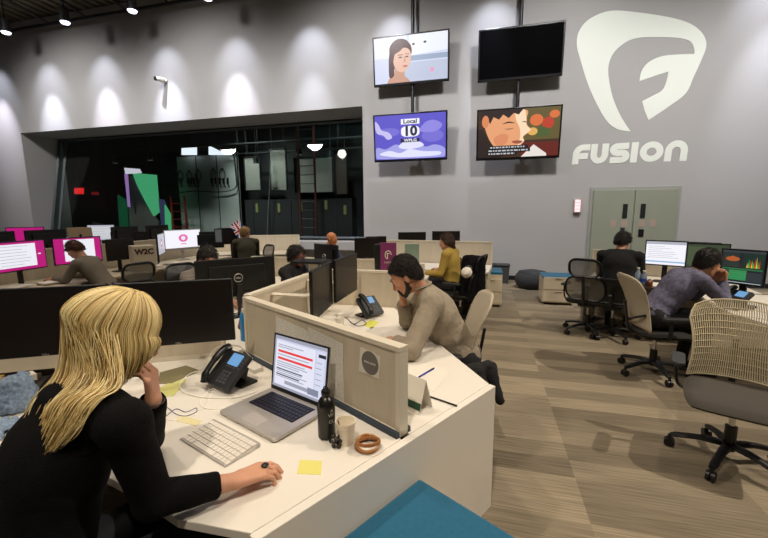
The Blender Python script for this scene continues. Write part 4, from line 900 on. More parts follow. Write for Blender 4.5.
# ================================================================ PEOPLE
def V(*a): return Vector(a)
def hand_prims(wrist, d, n, left, curl=35, thumb=(.55, .8), s=1.0, spread=.06, curls=None):
    d = Vector(d).normalized(); n = Vector(n); n = (n-d*n.dot(d)).normalized(); side = d.cross(n)*(-1 if left else 1)  # towards the thumb
    W = Vector(wrist); pr = []; 
    base = [(.031, .086), (.010, .091), (-.012, .087), (-.031, .079)]; ln = [(.040, .025, .020), (.044, .029, .021), (.040, .026, .020), (.032, .020, .017)]
    for i, (o, l) in enumerate(base):
        kn = W+d*l*s+side*o*s; pr.append(('c', W+side*o*.55*s, kn, .0150*s, .0115*s, 'skin', .010))
        c = curls[i] if curls else curl; a = c*.8; p = kn; rr = .0098*s if i < 3 else .0086*s
        for j, L in enumerate(ln[i]):
            v = d*math.cos(R(a))+n*math.sin(R(a))+side*(o*spread/.03*.5)*(j == 0); v.normalize(); q = p+v*L*s
            pr.append(('c', p, q, rr, rr*.9, 'skin', .003)); p = q; rr *= .9; a += c*(1.0 if j == 0 else .7)
    tb = W+d*.022*s+side*.022*s+n*.004*s; v = (d*thumb[0]+side*thumb[1]*.75+n*.35).normalized(); p1 = tb+v*.042*s
    v2 = (d*(thumb[0]+.5)+side*.25+n*.35).normalized(); p2 = p1+v2*.030*s; v3 = (d*(thumb[0]+.7)+n*.35).normalized(); p3 = p2+v3*.024*s
    pr += [('c', tb, p1, .0155*s, .0115*s, 'skin', .010), ('c', p1, p2, .0112*s, .010*s, 'skin', .003), ('c', p2, p3, .010*s, .0085*s, 'skin', .003)]
    return pr
def head_prims(c, M, s=1.0, fem=False):
    N = np3(M); c = Vector(c)
    def L(x, y, z): return c+M @ Vector((x, y, z))*s
    def e(p, r_, tg='skin', k=.012): return ('e', L(*p), tuple(v*s for v in r_), N, tg, k)
    def cp(a, b, ra, rb, k=.008): return ('c', L(*a), L(*b), ra*s, rb*s, 'skin', k)
    pr = [e((0, -.015, .030), (.073, .092, .086)), e((0, .035, -.030), (.055, .055, .080), k=.02), cp((-.045, .0, -.055), (-.018, .060, -.088), .020, .018, .02), cp((.045, .0, -.055), (.018, .060, -.088), .020, .018, .02),
          e((0, .068, -.092), (.022, .018, .017), k=.01), cp((0, .084, .012), (0, .104, -.030), .0065, .0115, .008), cp((-.011, .092, -.036), (.011, .092, -.036), .008, .008, .006),
          cp((-.036, .078, .022), (.036, .078, .022), .010, .010, .010), e((.040, .062, -.022), (.018, .018, .018)), e((-.040, .062, -.022), (.018, .018, .018)),
          cp((-.017, .086, -.058), (.017, .086, -.058), .0065, .0065, .004), cp((-.014, .085, -.068), (.014, .085, -.068), .007, .007, .004)]
    for q in (-1, 1): pr += [('e', L(q*.075, -.008, -.008), (.008*s, .019*s, .031*s), N, 'skin', .004), ('e', L(q*.031, .076, .002), (.015*s, .012*s, .012*s), N, 'skin', .003)]
    subs = [('e', L(q*.033, .100, .004), (.016*s, .012*s, .009*s), N, 'x') for q in (-1, 1)]
    return pr, subs, L
def eye_bits(L, parent, M, s, brow):
    mb = MB()
    for q in (-1, 1): mb.tube(crom([L(q*.016, .092, .030), L(q*.032, .089, .034), L(q*.048, .078, .028)], 3), .0034*s, 6)
    mb.build('eyebrows', brow, parent, smooth=True)
    mb = MB()
    for q in (-1, 1): mb.tube(crom([L(q*.020, .0885, -.003), L(q*.031, .0895, -.005), L(q*.043, .083, -.003)], 3), .0022*s, 6)
    mb.build('eyelashes', M_black, parent, smooth=True)
def figure(label, pelvis, neck, az, head, haz, hpitch, sL, sR, eL, eR, wL, wR, hands, skin, top, bottom, h=.009, hroll=0, feet=True, s=1.0, cuffL=.92, cuffR=.92, cloth_name='sweater', kneedir=None, hs=1.0, loose=.011, build=1.0, disp=.004, smooth=2, finehead=True, top_cuts=(), knee_spread=.11):
    pelvis, neck, sL, sR, eL, eR, wL, wR, head = [Vector(v) for v in (pelvis, neck, sL, sR, eL, eR, wL, wR, head)]
    up = (neck-pelvis).normalized(); fw = Vector((math.sin(R(az)), math.cos(R(az)), 0)); rt = fw.cross(Vector((0, 0, 1))); rt = (sR-sL).normalized()
    f2 = up.cross(rt).normalized(); rt = f2.cross(up).normalized(); N = np.array([[rt[i], f2[i], up[i]] for i in range(3)]); L_ = (neck-pelvis).length; B = build
    torso = [('e', pelvis+up*.02, (.165*B, .115*B, .12), N, 'cloth', .05), ('e', pelvis+up*L_*.32, (.140*B, .105*B, .15), N, 'cloth', .05), ('e', pelvis+up*L_*.66, (.158*B, .112*B, .17), N, 'cloth', .05),
             ('c', sL, sR, .052, .052, 'cloth', .04), ('c', neck-up*.02, sL*.55+neck*.45, .048, .05, 'cloth', .03), ('c', neck-up*.02, sR*.55+neck*.45, .048, .05, 'cloth', .03)]
    arms = [('c', sL, eL, .050*B, .040, 'cloth', .02), ('c', sR, eR, .050*B, .040, 'cloth', .02), ('c', eL, wL, .040, .0255, 'cloth', .012), ('c', eR, wR, .040, .0255, 'cloth', .012)]
    kd = kneedir or fw; kr = kd.cross(Vector((0, 0, 1)))
    hips = [pelvis+kr*q*.09-Vector((0, 0, .02)) for q in (-1, 1)]; knees = [pelvis+kr*q*knee_spread+kd*.44+Vector((0, 0, -.03)) for q in (-1, 1)]
    ank = [Vector((k.x, k.y, .09))+kd*(-.05) for k in knees]; toe = [a+kd*.15-Vector((0, 0, .045)) for a in ank]
    legs = []
    for i in (0, 1): legs += [('c', hips[i], knees[i], .085, .060, 'leg', .03), ('c', knees[i], ank[i], .056, .038, 'leg', .015)]
    foot = []
    for i in (0, 1): foot += [('c', ank[i]-Vector((0, 0, .03)), toe[i], .038, .030, 'shoe', .01)]
    Mh = rotm(haz, hpitch, hroll); hp, subs, Lf = head_prims(head, Mh, hs)
    nk = [('c', Lf(0, -.025, -.045), neck-up*.03, .050*hs, .056, 'skin', .02)]
    hd = []
    for (wr, spec, left) in ((wL, hands[0], True), (wR, hands[1], False)):
        if spec: hd += hand_prims(wr, spec[0], spec[1], left, **(spec[2] if len(spec) > 2 else {}))
        else: hd += [('c', wr, wr+(wr-(eL if left else eR)).normalized()*.09, .026, .02, 'skin', .01)]
    body = sdf_obj('person', torso+arms+(legs+foot if feet else [])+nk+hp+hd, h, skin, subs=subs, k=.02, smooth=smooth); tag(body, label, 'person')
    o = loose; gr = lambda pr: [(p[0], p[1], p[2], p[3]+o, p[4]+o)+tuple(p[5:]) if p[0] == 'c' else (p[0], p[1], tuple(v+o for v in p[2]))+tuple(p[3:]) for p in pr]
    eL2 = eL+(wL-eL)*cuffL; eR2 = eR+(wR-eR)*cuffR
    arms2 = arms[:2]+[('c', eL, eL2, .042, .030, 'cloth', .012), ('c', eR, eR2, .042, .030, 'cloth', .012)]
    cuts = [(pelvis-up*.15, -up)]
    for (a, b) in ((eL2, wL-eL), (eR2, wR-eR)):
        d = b.normalized(); dn = np.array(d); pn = np.array(a+d*.02)
        cuts.append(lambda g, pn=pn, dn=dn: np.where(np.linalg.norm(g-pn, axis=-1) < .055, (g-pn)@dn, -1))
    ud = (head-neck).normalized(); nn_ = np.array(neck+ud*.05); un = np.array(ud); cuts.append(lambda g: np.where(np.linalg.norm(g-nn_, axis=-1) < .085, (g-nn_)@un, -1))
    tp = sdf_obj(cloth_name, gr(torso+arms2), h, top, body, k=.02, cuts=cuts, disp=disp, dfreq=14, smooth=smooth)
    if feet:
        sdf_obj('trousers', gr([torso[0]]+legs), h*1.2, bottom, body, k=.02, cuts=[(pelvis+Vector((0, 0, .10)), (0, 0, 1))], smooth=smooth); sdf_obj('shoes', gr(foot), h*1.2, M_black, body, k=.01, smooth=1)
    return body, Lf, Mh
def short_hair(body, L, M, m, s=1.0, h=.006, bulk=1.0, long=0, disp=.006, top=0):
    N = np3(M); c = L(0, 0, 0); fw = M @ Vector((0, 1, 0)); up = M @ Vector((0, 0, 1))
    pr = [('e', L(0, -.024, .038+top), tuple(v*s*bulk for v in (.082, .096, .092)), N, 'h', .01), ('e', L(0, -.045, -.01), tuple(v*s*bulk for v in (.076, .070, .070)), N, 'h', .02)]
    if long: pr += [('c', L(0, -.06, -.02), L(0, -.085, -.05-long), .065*s, .035*s, 'h', .03), ('c', L(-.06, -.03, -.01), L(-.05, -.05, -.04-long*.7), .035*s, .02*s, 'h', .02), ('c', L(.06, -.03, -.01), L(.05, -.05, -.04-long*.7), .035*s, .02*s, 'h', .02)]
    cc = np.array(L(0, .035, .062)); n1 = np.array((fw*1.0-up*.95).normalized()); lim = np.array(L(0, -.0, -.065))
    cuts = [(cc+np.array(fw)*.012*s, n1)]
    if not long: cuts.append((lim, -np.array(up)))
    return sdf_obj('hair', pr, h, m, body, k=.01, cuts=cuts, disp=disp, dfreq=45)
def strands(body, hair, n, ln, r, mats, M, L, seed=1, lift=.004):
    rn = random.Random(seed); me = hair.data; mb = MB(); N_ = len(me.polygons); up = M @ Vector((0, 0, 1)); fw = M @ Vector((0, 1, 0)); top = L(0, .02, .12)
    for _ in range(n):
        p = me.polygons[rn.randrange(N_)]; c = p.center.copy(); nm = p.normal
        t = (c-top); t = t-nm*t.dot(nm)+Vector((rn.uniform(-.02, .02), rn.uniform(-.02, .02), 0)); 
        if t.length < 1e-4: continue
        t.normalize(); l = ln*rn.uniform(.6, 1.2); q = c+nm*(lift*.3)
        mb.tube([q, q+t*l*.5+nm*lift*rn.uniform(.5, 1.6), q+t*l+nm*lift*rn.uniform(0, 1.2)], [r, r, r*.4], 3, mt=rn.choice(mats), cap=False)
    return mb.build('hair_strands', None, body, smooth=2)
def px_of(v):
    q = v-Vector((0, 0, CAMH)); d = q.dot(AF); return 384+FPX*q.dot(AX)/d
def face_dir(a): return V(math.sin(R(a)), math.cos(R(a)), 0)
# ---------------------------------------------------------------- blonde woman
M_sweater = mat('black_knit', (9, 8, 9), .95, var=.2, scale=80, bump=.5, bscale=240, spec=.2)
wR_ = P(235, 481, z=.752); tipR = P(276, 465, z=.745)
wpel = V(-1.14, .62, .57); wneck = V(-1.12, .76, 1.10)
wL_ = P(153, 399, D=1.20)
woman, WL, WM = figure('woman with long blonde hair in a black sweater at the nearest desk, left', wpel, wneck, 22,
    tuple(P(121, 337, D=1.17)), 38, 24, (-1.27, .86, 1.045), tuple(P(124, 424, D=1.0)), (-1.20, 1.07, .765), P(153, 500, z=.79), wL_, wR_,
    ((V(.06, -.03, 1), V(-.75, -.35, .1), dict(curl=48, s=.92, thumb=(.8, .5))), ((tipR-wR_), V(0, 0, -1), dict(curl=42, s=1.06, thumb=(.75, .55), curls=(20, 26, 32, 40)))),
    M_skin, M_sweater, mat('dark_denim', (24, 26, 34), .9), h=.0055, cuffR=.70, cuffL=.90, build=1.0, disp=.006, hs=1.0)
eye_bits(WL, woman, WM, 1.0, M_hairbrown)
# ring on the resting hand
rp = wR_+(tipR-wR_).normalized()*.100+V(0, 0, .014); rg = MB().lathe([(.002, -.004), (.011, -.003), (.013, .002), (.008, .006), (.002, .007)], 14, M=T(*rp)).build('ring', M_black, woman, smooth=True); tag(rg, 'large black ring')
# bracelet on the raised wrist
bd = V(.06, -.03, 1).normalized(); M_b = frame(wL_+bd*(-.01), bd.cross(V(1, 0, 0)), bd.cross(bd.cross(V(1, 0, 0))))
MB().tube([(.031*math.cos(a*.349), .031*math.sin(a*.349), 0) for a in range(18)], .0022, 6, closed=True, M=M_b).build('bracelet', M_dgrey, woman, smooth=True)
# hair: strands over an inner volume
BL_ = [mat('blonde_%s' % n, c, .42, spec=.5) for n, c in (('light', (240, 222, 168)), ('mid', (220, 194, 132)), ('gold', (190, 158, 96)), ('deep', (146, 116, 66)))]
N = np3(WM)
sdf_obj('hair_volume', [('e', WL(0, -.020, .035), (.080, .100, .092), N, 'h'), ('c', WL(.0, -.045, -.01), P(96, 368, D=1.12), .06, .045, 'h', .03), ('c', P(94, 368, D=1.12), P(60, 414, D=1.09), .045, .025, 'h', .03), ('c', WL(.055, .0, -.01), WL(.052, -.005, -.085), .028, .022, 'h', .02), ('c', WL(-.055, .0, -.01), WL(-.052, -.005, -.085), .028, .022, 'h', .02)], .006, BL_[2], woman, k=.02,
        cuts=[(np.array(WL(0, .060, .06)), np.array((WM @ V(0, 1, -.75)).normalized()))], disp=.004, dfreq=60)
hb = MB(); rnd = random.Random(5); back = (wpel-wneck).normalized(); fwW = face_dir(22)
wsh = P(124, 424, D=1.0)
for i in range(3200):
    ph = rnd.uniform(-168, 168)              # 0 = towards the nape, +-180 = towards the forehead
    a = R(ph); rad = rnd.uniform(1.05, 1.24)
    cx, cy = math.sin(a), -math.cos(a)       # head frame x right, y forward
    root = WL(rnd.uniform(-.012, .012), rnd.uniform(-.03, .05), .125+rnd.uniform(-.004, .004))
    pts = [root]
    frontness = max(0, -math.cos(a))         # 1 at the forehead
    sweep = .0
    for k in range(1, 7):
        el = k/6*R(88); x_ = cx*math.sin(el)*.082*rad; y_ = cy*math.sin(el)*(.122 if cy < 0 else .098)*rad-.012; z_ = .035+math.cos(el)*.092*rad
        if frontness > .35:
            s_ = 1 if cx >= 0 else -1; t_ = (k/6)**1.5*(frontness-.35)*1.3; y_ -= t_*.028; x_ += s_*t_*.045
        pts.append(WL(x_, y_, z_))
    p = pts[-1].copy(); side = abs(cx); 
    xp = px_of(p); outw = (p-WL(0, -.01, .0)); outw.z = 0; outw = outw.normalized() if outw.length > 0 else outw
    if xp > 118 or (frontness > .6 and cx < 0):
        Ln = max(.03, .165-.0036*max(0, xp-124))*rnd.uniform(.8, 1.15)
        for k in range(1, 6): u = k/5; pts.append(p+V(0, 0, -Ln*u)+outw*(.010*math.sin(u*2.4))+V(-.035, -.012, 0)*u*u*(Ln/.15))
    else:
        s_ = .5*max(0, min(1, (xp-64)/52))+.5*rnd.random()+rnd.uniform(-.12, .12); dd = rnd.uniform(-.03, .03); far_ = .10*(1-s_)
        m1 = P(62+58*s_, 370+10*s_, D=1.04+far_*.6+dd); m2 = P(38+56*s_+rnd.uniform(-4, 4), 404-2*s_, D=.98+far_*.7+dd); le = rnd.uniform(.25, 1.0)
        m3 = P(22+52*s_+rnd.uniform(-5, 5), 440-6*s_, D=.955+far_*.7+dd); m4 = P(10+46*s_+rnd.uniform(-5, 5), 474-22*s_, D=.95+far_*.6+dd)
        q_ = crom([p, m1, m2, m3, m4], 4)[1:]; pts += q_[:max(8, int(len(q_)*(.55+.45*le)))]
    pts = crom(pts, 2); r0 = rnd.uniform(.0009, .0018); m_ = len(pts)
    hb.tube(pts, [r0*(1 if j < m_*.75 else max(.15, 1-(j/m_-.75)*3.4)) for j in range(m_)], 4, mt=rnd.choices(BL_, (4, 5, 3, 1.6))[0], cap=False)
hb.build('hair', None, woman, smooth=2)
place(make_frame_chair('dark swivel chair under the blonde woman', M_meshd), -1.17, .56, 22)
# ---------------------------------------------------------------- bearded man
M_shirt = mat('grey_khaki_shirt', (146, 134, 116), .9, var=.08, scale=30, bump=.25, bscale=160)
mneck = V(-.385, 2.62, 1.055); eLm = P(411, 350, z=.765); wLm = P(396, 341, z=.745)
hc = V(-.515, 2.545, 1.165)
wRm = P(398, 322, D=2.62); wRm.z = max(wRm.z, .93)
man, ML, MM = figure('bearded man in a grey khaki shirt resting his face on his hand', (-.13, 2.70, .575), mneck, -104, hc, -102, 36,
    (-.315, 2.45, 1.005), (-.405, 2.79, 1.005), eLm, V(-.56, 2.86, .765), wLm, V(-.555, 2.665, .985),
    ((P(380, 336, z=.735)-wLm, V(0, 0, -1), dict(curl=26, s=1.0)), (V(-.12, -.32, .85), V(.9, -.15, .2), dict(curl=46, s=1.0, thumb=(.8, .5)))),
    mat('olive_skin', (196, 140, 108), .5, var=.05, scale=20), M_shirt, mat('dark_trousers', (26, 26, 30), .9), h=.0065, cuffL=.80, cuffR=.72, cloth_name='shirt', disp=.016, hs=1.06, build=1.06, loose=.022, kneedir=face_dir(-104))
eye_bits(ML, man, MM, 1.04, M_hairdark)
short_hair(man, ML, MM, M_hairdark, 1.04, h=.005, bulk=1.03, disp=.008, top=.008)
bn = np3(MM)
sdf_obj('beard', [('c', ML(-.066, .006, -.02), ML(-.05, .02, -.066), .014, .018, 'b', .012), ('c', ML(.066, .006, -.02), ML(.05, .02, -.066), .014, .018, 'b', .012), ('c', ML(-.05, .02, -.068), ML(-.02, .066, -.098), .020, .018, 'b', .012), ('c', ML(.05, .02, -.068), ML(.02, .066, -.098), .020, .018, 'b', .012), ('e', ML(0, .068, -.098), (.030, .024, .020), bn, 'b', .01), ('c', ML(-.024, .089, -.048), ML(.024, .089, -.048), .0055, .0055, 'b', .004), ('c', ML(-.024, .087, -.05), ML(-.024, .08, -.085), .008, .012, 'b', .006), ('c', ML(.024, .087, -.05), ML(.024, .08, -.085), .008, .012, 'b', .006)], .0045, M_hairdark, man, k=.01, disp=.003, dfreq=90)
strands(man, [c for c in man.children if c.name.startswith('hair')][0], 2600, .026, .0010, [M_hairdark, mat('dark_hair_gloss', (44, 32, 26), .4)], MM, ML)
# collar of the shirt
cb = MB(); 
for sgn in (-1, 1): pass
upm = (mneck-V(-.13, 2.70, .575)).normalized(); cen = mneck+upm*.025+(hc-mneck).normalized()*.03
Mc = frame(cen, upm.cross(V(0, 0, 1)).normalized() if upm.cross(V(0, 0, 1)).length > .1 else V(1, 0, 0), upm.cross(upm.cross(V(0, 0, 1))))
cb.tube([Mc @ V(.068*math.cos(a*.314), .068*math.sin(a*.314), .012*math.sin(a*.314)) for a in range(20)], .016, 6, closed=True, flat=.6)
cb.build('collar', M_shirt, man, smooth=True)
shell = make_rib_chair('swivel chair with a cream perforated back behind the bearded man', shell=True, seatm=M_seat); place(shell, -.27, 2.75, -100); shell.scale.z = 1.03
# jacket over the bearded man's chair
jk = [('c', V(-.10, 2.44, .56), V(.06, 2.52, .58), .05, .045, 'x'), ('c', V(-.02, 2.44, .57), V(.04, 2.38, .44), .05, .035, 'x'), ('c', V(.06, 2.50, .58), V(.13, 2.44, .40), .045, .03, 'x'), ('c', V(-.08, 2.42, .55), V(-.05, 2.36, .42), .04, .03, 'x')]
tag(sdf_obj('jacket', jk, .006, mat('black_cloth', (14, 14, 16), .9, bump=.3, scale=60), k=.03, disp=.02, dfreq=16), 'black jacket bundled at the bearded man\'s side beyond the desk edge', 'jacket')
# ================================================================ THE OFFICE BEHIND
def seated(label, x, y, az, skin, top, hairm, lean=12, hpitch=20, haz=None, seat=.46, s=1.0, arms='desk', hair_long=0, bald=False, h=.012, cloth_name='sweater', trousers=None, build=1.0, bulk=1.0, reach=.30, disp=.006, hroll=0):
    f = face_dir(az); r_ = f.cross(V(0, 0, 1)); pel = V(x, y, seat+.10); up = (V(0, 0, 1)*math.cos(R(lean))+f*math.sin(R(lean))).normalized(); nk = pel+up*.50*s
    sL = nk-up*.055-r_*.17*s*build; sR = nk-up*.055+r_*.17*s*build; hf = face_dir(haz if haz is not None else az); hd = nk+V(0, 0, .115)*s+f*.05*math.cos(R(lean))+f*math.sin(R(lean))*.08+hf*.015
    if arms == 'desk': eL = sL+f*.14-V(0, 0, .24)-r_*.03; eR = sR+f*.14-V(0, 0, .24)+r_*.03; wL = nk+f*(reach+.05)-r_*.09; wR = nk+f*(reach+.05)+r_*.09; wL.z = wR.z = .755; eL.z = eR.z = .76
    elif arms == 'face': eL = sL+f*.20-V(0, 0, .22); eR = sR+f*.20-V(0, 0, .22); eL.z = eR.z = .77; wL = hd+hf*.11-V(0, 0, .12)-r_*.03; wR = hd+hf*.11-V(0, 0, .12)+r_*.035
    else: eL = sL+f*.05-V(0, 0, .27)-r_*.05; eR = sR+f*.05-V(0, 0, .27)+r_*.05; wL = eL+f*.22; wR = eR+f*.22
    hz = ((f, V(0, 0, -1), dict(curl=30)), (f, V(0, 0, -1), dict(curl=30))) if arms != 'face' else ((V(0, 0, 1)+hf*.2, -hf, dict(curl=50)), (V(0, 0, 1)+hf*.2, -hf, dict(curl=50)))
    b, L, M = figure(label, pel, nk, az, hd, haz if haz is not None else az, hpitch, sL, sR, eL, eR, wL, wR, hz, skin, top, trousers or mat('dark_trousers', (26, 26, 30), .9), h=h, cloth_name=cloth_name, kneedir=f, build=build, disp=disp, smooth=1, hroll=hroll)
    if not bald: hh_ = short_hair(b, L, M, hairm, 1.0, h=max(.006, h*.7), bulk=bulk, long=hair_long); strands(b, hh_, 700, .035, .0022, [hairm], M, L, lift=.008)
    return b, L, M
def bench(label, a, b, depth, side, parts=True, legm=None, top=None):
    """straight desk from a to b (back edge), reaching depth metres towards side"""
    a, b = Vector(a), Vector(b); d = b-a; L = d.length; az = math.degrees(math.atan2(d.x, d.y)); t = thing('office_desk', label, 'desk', (a.x, a.y, 0), az); sg = side
    MB().box((sg*depth/2, L/2, DZ-.015), (depth, L, .03)).build('worktop', top or M_white, t, bevel=.003)
    for y_ in (.03, L-.03): MB().box((sg*depth/2, y_, (DZ-.03)/2), (depth*.85, .04, DZ-.03)).build('leg_panel', legm or M_beige, t)
    return t
def doc(u0, v0, u1, v1, n=6, m=None):
    out = [(R4(u0, v0, u1, v1), m or E_white)]; tkm = em('text_grey', (150, 152, 168), .8)
    for k in range(n): v = v1-(v1-v0)*(k+.8)/(n+.6); out.append((R4(u0+.04, v, u0+.04+(u1-u0)*random.uniform(.5, .85), v+.012), tkm))
    return out
# --- third seat of the front pod (screen back with ring badge, head above it)
c_ = V(-2.135, 2.895, 0); monitor('dark monitor back with a ring badge, just behind the nearest screens', (-2.11, 2.93, DZ), -50, w_=.68, h_=.34, z0=.17, logo=True)
seated('person with cropped dark hair in a grey striped top, head above the ring badge monitor', -2.86, 3.34, 118, M_skin, mat('striped_grey', (120, 112, 104), .9, var=.35, scale=30, stretch=(.1, .1, 3)), M_hairdark, lean=18, hpitch=38, h=.010)
place(make_frame_chair('black office chair just left of the cropped haired person', M_black), -3.2, 3.62, 118)
prims = []
for k in range(10):
    a = V(-1.64+.012*k, 2.36+.01*(k % 3), 1.02+.01*(k % 2)); b = V(-1.66+.014*k, 2.30, .80+.02*(k % 3)); prims.append(('c', a, b, .014, .016, 'x'))
tag(sdf_obj('scarf', prims, .006, mat('patterned_scarf', (120, 100, 116), .9, var=.85, scale=42), k=.006, disp=.012, dfreq=50), 'patterned scarf hanging at the corner behind the front partition', 'scarf')
t = thing('monitor_mount', 'white clamp and dark shelf on the far partition', 'mount', (C.x, C.y+1.05, 1.06), 0)
MB().box((0, 0, .05), (.05, .10, .10)).build('clamp', M_trim, t); MB().box((-.02, 0, .11), (.30, .22, .02)).build('shelf', M_black, t)
place(make_frame_chair('slate mesh office chair behind the far partition of the front pod', M_meshd), -2.15, 4.05, -170)
# --- left bench with pink screens
M_wood = mat('bench_top', (196, 184, 160), .5)
bench('long cream desk under the pink screens at the left', (-6.05, 2.6), (-6.05, 7.1), .85, 1, top=M_wood)
partition('cream partition behind the pink screens', V(-6.12, 2.6).xy, V(-6.12, 7.1).xy, 0.02, 1.12)
bench('long cream desk on the far side of the pink screen partition', (-7.05, 2.6), (-7.05, 7.1), .85, 1, top=M_wood)
PK = lambda l: [(R4(0, 0, 1, 1), E_pink)]+l
def far_mon(label, bl, br, zt, zb, layers=None, extra=None, **k):
    """screen by its left and right lower corners as the user sees them"""
    a, b = Vector(bl).xy, Vector(br).xy; d = b-a; az = math.degrees(math.atan2(d.x, d.y))-90+180; c = (a+b)/2
    return monitor(label, (c.x, c.y, DZ), az, w_=d.length, h_=zt-zb, z0=zb-DZ, layers=layers, extra=extra, **k)
far_mon('pink framed computer screen with a white page at the far left edge', (-5.62, 3.22), (-5.72, 3.84), 1.28, .90, PK(doc(.02, .1, .80, .93, 7)+[(R4(.84, .5, .9, .54), E_white)]))
far_mon('pink framed computer screen above the grey hooded person', (-5.74, 3.95), (-5.62, 4.55), 1.28, .90, PK(doc(.20, .08, .86, .95, 0)))
far_mon('dark screen right of the pink framed screens', (-5.62, 4.62), (-5.55, 5.05), 1.22, .88)
circ = lambda bg, cc: [(R4(0, 0, 1, 1), bg), (EL(.5, .55, .13, .22), cc), (EL(.5, .55, .06, .12), E_white), (R4(.42, .2, .58, .24), E_rose)]
far_mon('narrow angled screen with a pink disc on pale grey', (-5.45, 5.42), (-5.80, 5.92), 1.26, .88, circ(em('screen_pale', (190, 192, 205), .8), em('disc_mauve', (176, 60, 110), .8)), body=M_dgrey)
far_mon('wide white screen with a pink disc, right of the angled one', (-5.85, 5.98), (-5.62, 6.68), 1.30, .90, circ(em('screen_bright', (240, 238, 246), 1.0), em('disc_pink', (236, 110, 180), .9)), body=M_alu, chin=.03)
far_mon('black screen near the dark brown haired person in olive', (-5.45, 7.0), (-5.05, 7.35), 1.30, .95)
t = thing('magazine_box', 'cream magazine box with dark letters on the left bench', 'box', (-5.15, 4.82, DZ), -58); MB().box((0, 0, .21), (.30, .30, .42)).build('carton', M_beige, t, bevel=.004)
MB().text('W2C', .11, frame((0, -.152, .33), (1, 0, 0), (0, 0, 1)), bold=.006).build('letters', mat('brown_print', (70, 44, 30), .7), t)
seated('person in a grey hooded top bending forward in front of a pink framed screen', -4.95, 4.05, -105, M_skin, mat('grey_hoodie', (112, 104, 92), .95, bump=.2, scale=30), mat('auburn_hair', (84, 46, 28), .6), lean=36, hpitch=50, h=.012, seat=.5)
place(make_frame_chair('black framed office chair with grey mesh left of centre', M_mesh), -4.35, 3.83, -72)
place(make_frame_chair('solid black high office chair by the white disc screen', M_black), -4.82, 5.55, -80)
for k, (x, y) in enumerate(((-5.6, 3.4), (-5.5, 3.75), (-5.45, 5.3), (-5.5, 5.7))):
    t = thing('paper_stack', ['loose stack of paper under the leftmost pink screen', 'low paper stack between the two pink screens', 'paper stack under the angled disc screen', 'flat paper stack below the white disc screen'][k], 'papers', (x, y, DZ), 20*k)
    for j in range(3): MB().box((.01*j, -.01*j, .006+.011*j), (.21, .29, .01), M=RZ(7*j)).build('sheet', M_paper, t)
# second row further left
for k, (x, y, w_, lab) in enumerate(((-7.0, 4.0, .62, 'black monitor back in the row behind the leftmost pink screen'), (-7.0, 4.75, .62, 'black monitor back behind the second pink screen'), (-7.0, 6.2, .6, 'black monitor back behind the angled disc screen'), (-7.0, 7.0, .6, 'black monitor back behind the white disc screen'))):
    monitor(lab, (x, y, DZ), -90, w_=w_, h_=.36, z0=.30)
bench('far desk near the studio window at the left', (-10.2, 6.2), (-4.4, 8.6), .8, 1, top=M_wood); partition('cream partition of the far desk near the studio window', V(-10.2, 6.25).xy, V(-4.4, 8.65).xy, .02, 1.08)
a = P(25, 228, D=8.0); monitor('small pink screen seen over the black monitor backs at the left', (a.x, a.y, DZ), 130, w_=.60, h_=.36, z0=a.z-.34-DZ, layers=PK(doc(.1, .1, .9, .8, 0, E_pink)))
a = P(102, 237, D=8.6); monitor('white lit screen near the left end of the studio window', (a.x, a.y, DZ), 145, w_=.52, h_=.36, z0=.22+.10, layers=[(R4(0, 0, 1, 1), em('screen_pale', (190, 192, 205), .8))]+doc(.05, .1, .95, .9, 4, em('screen_pale2', (214, 218, 222), .8)))
a = P(81, 234, D=7.6); t = thing('upright_book', 'open cream paper folder propped up near the left end of the glass', 'folder', (a.x, a.y, 1.08), 150); zz = a.z-1.08; MB().box((0, .02, zz/2), (.04, .02, abs(zz)+.1)).build('stand', M_dgrey, t); MB().box((-.1, 0, zz), (.21, .01, .27), M=RX(-10)).box((.1, 0, zz), (.20, .01, .27), M=RX(-10) @ RZ(8)).build('leaves', mat('cream_paper', (226, 200, 170), .8), t); MB().box((0, .05, .02), (.2, .14, .03)).build('rest', M_dgrey, t)
for k, (px_, D_) in enumerate(((131, 7.9), (206, 7.9))):
    a = P(px_, 240, D=D_); monitor(['wide dark monitor back in front of the far left person', 'wide dark monitor back below the hook wall'][k], (a.x, a.y, DZ), -40, w_=.68, h_=.34, z0=a.z-.17-DZ)
a = P(119, 238, D=8.9); seated('person with dark hair, only the head showing near the green set piece', a.x, a.y, 160, M_skin2, mat('grey_top', (90, 88, 86), .9), M_hairdark, lean=5, hpitch=15, h=.016)
a = P(246, 250, D=7.6); seated('person with light hair in an olive jacket seen from behind near the small flag', a.x+.05, a.y-.05, -40, M_skin, mat('olive_jacket', (54, 50, 34), .95), mat('blond_short', (150, 116, 70), .6), lean=6, hpitch=5, h=.014, build=1.1, haz=10, seat=.5)
place(make_frame_chair('black framed office chair with grey mesh below the small flag', M_mesh), -4.05, 6.15, -150)
a = P(229, 222, D=8.2); fl = thing('small_flag', 'small union flag standing on a desk by the glass', 'flag', (a.x, a.y, .95), 150)
MB().cyl((.12, 0, 0), (-.22, 0, .56), .006, n=6).build('staff', M_trim, fl)
Mf = Matrix.Translation((.095, 0, .64)) @ RY(62+90)
fb = MB(); fw_, fh_ = .42, .24; Mfl = frame((-.0, 0, .40), (-.5, .25, -.80), (-.80, .0, .5))
def fq(poly, m, z): fb.flat(poly, z, M=Mfl, mt=m); fb.flat(poly[::-1], -z, M=Mfl, mt=m)
Bm, Wm, Rm_ = mat('flag_blue', (30, 36, 90), .8), mat('flag_white', (214, 208, 206), .8), mat('flag_red', (160, 34, 44), .8)
fq([(0, 0), (fw_, 0), (fw_, fh_), (0, fh_)], Bm, .0005)
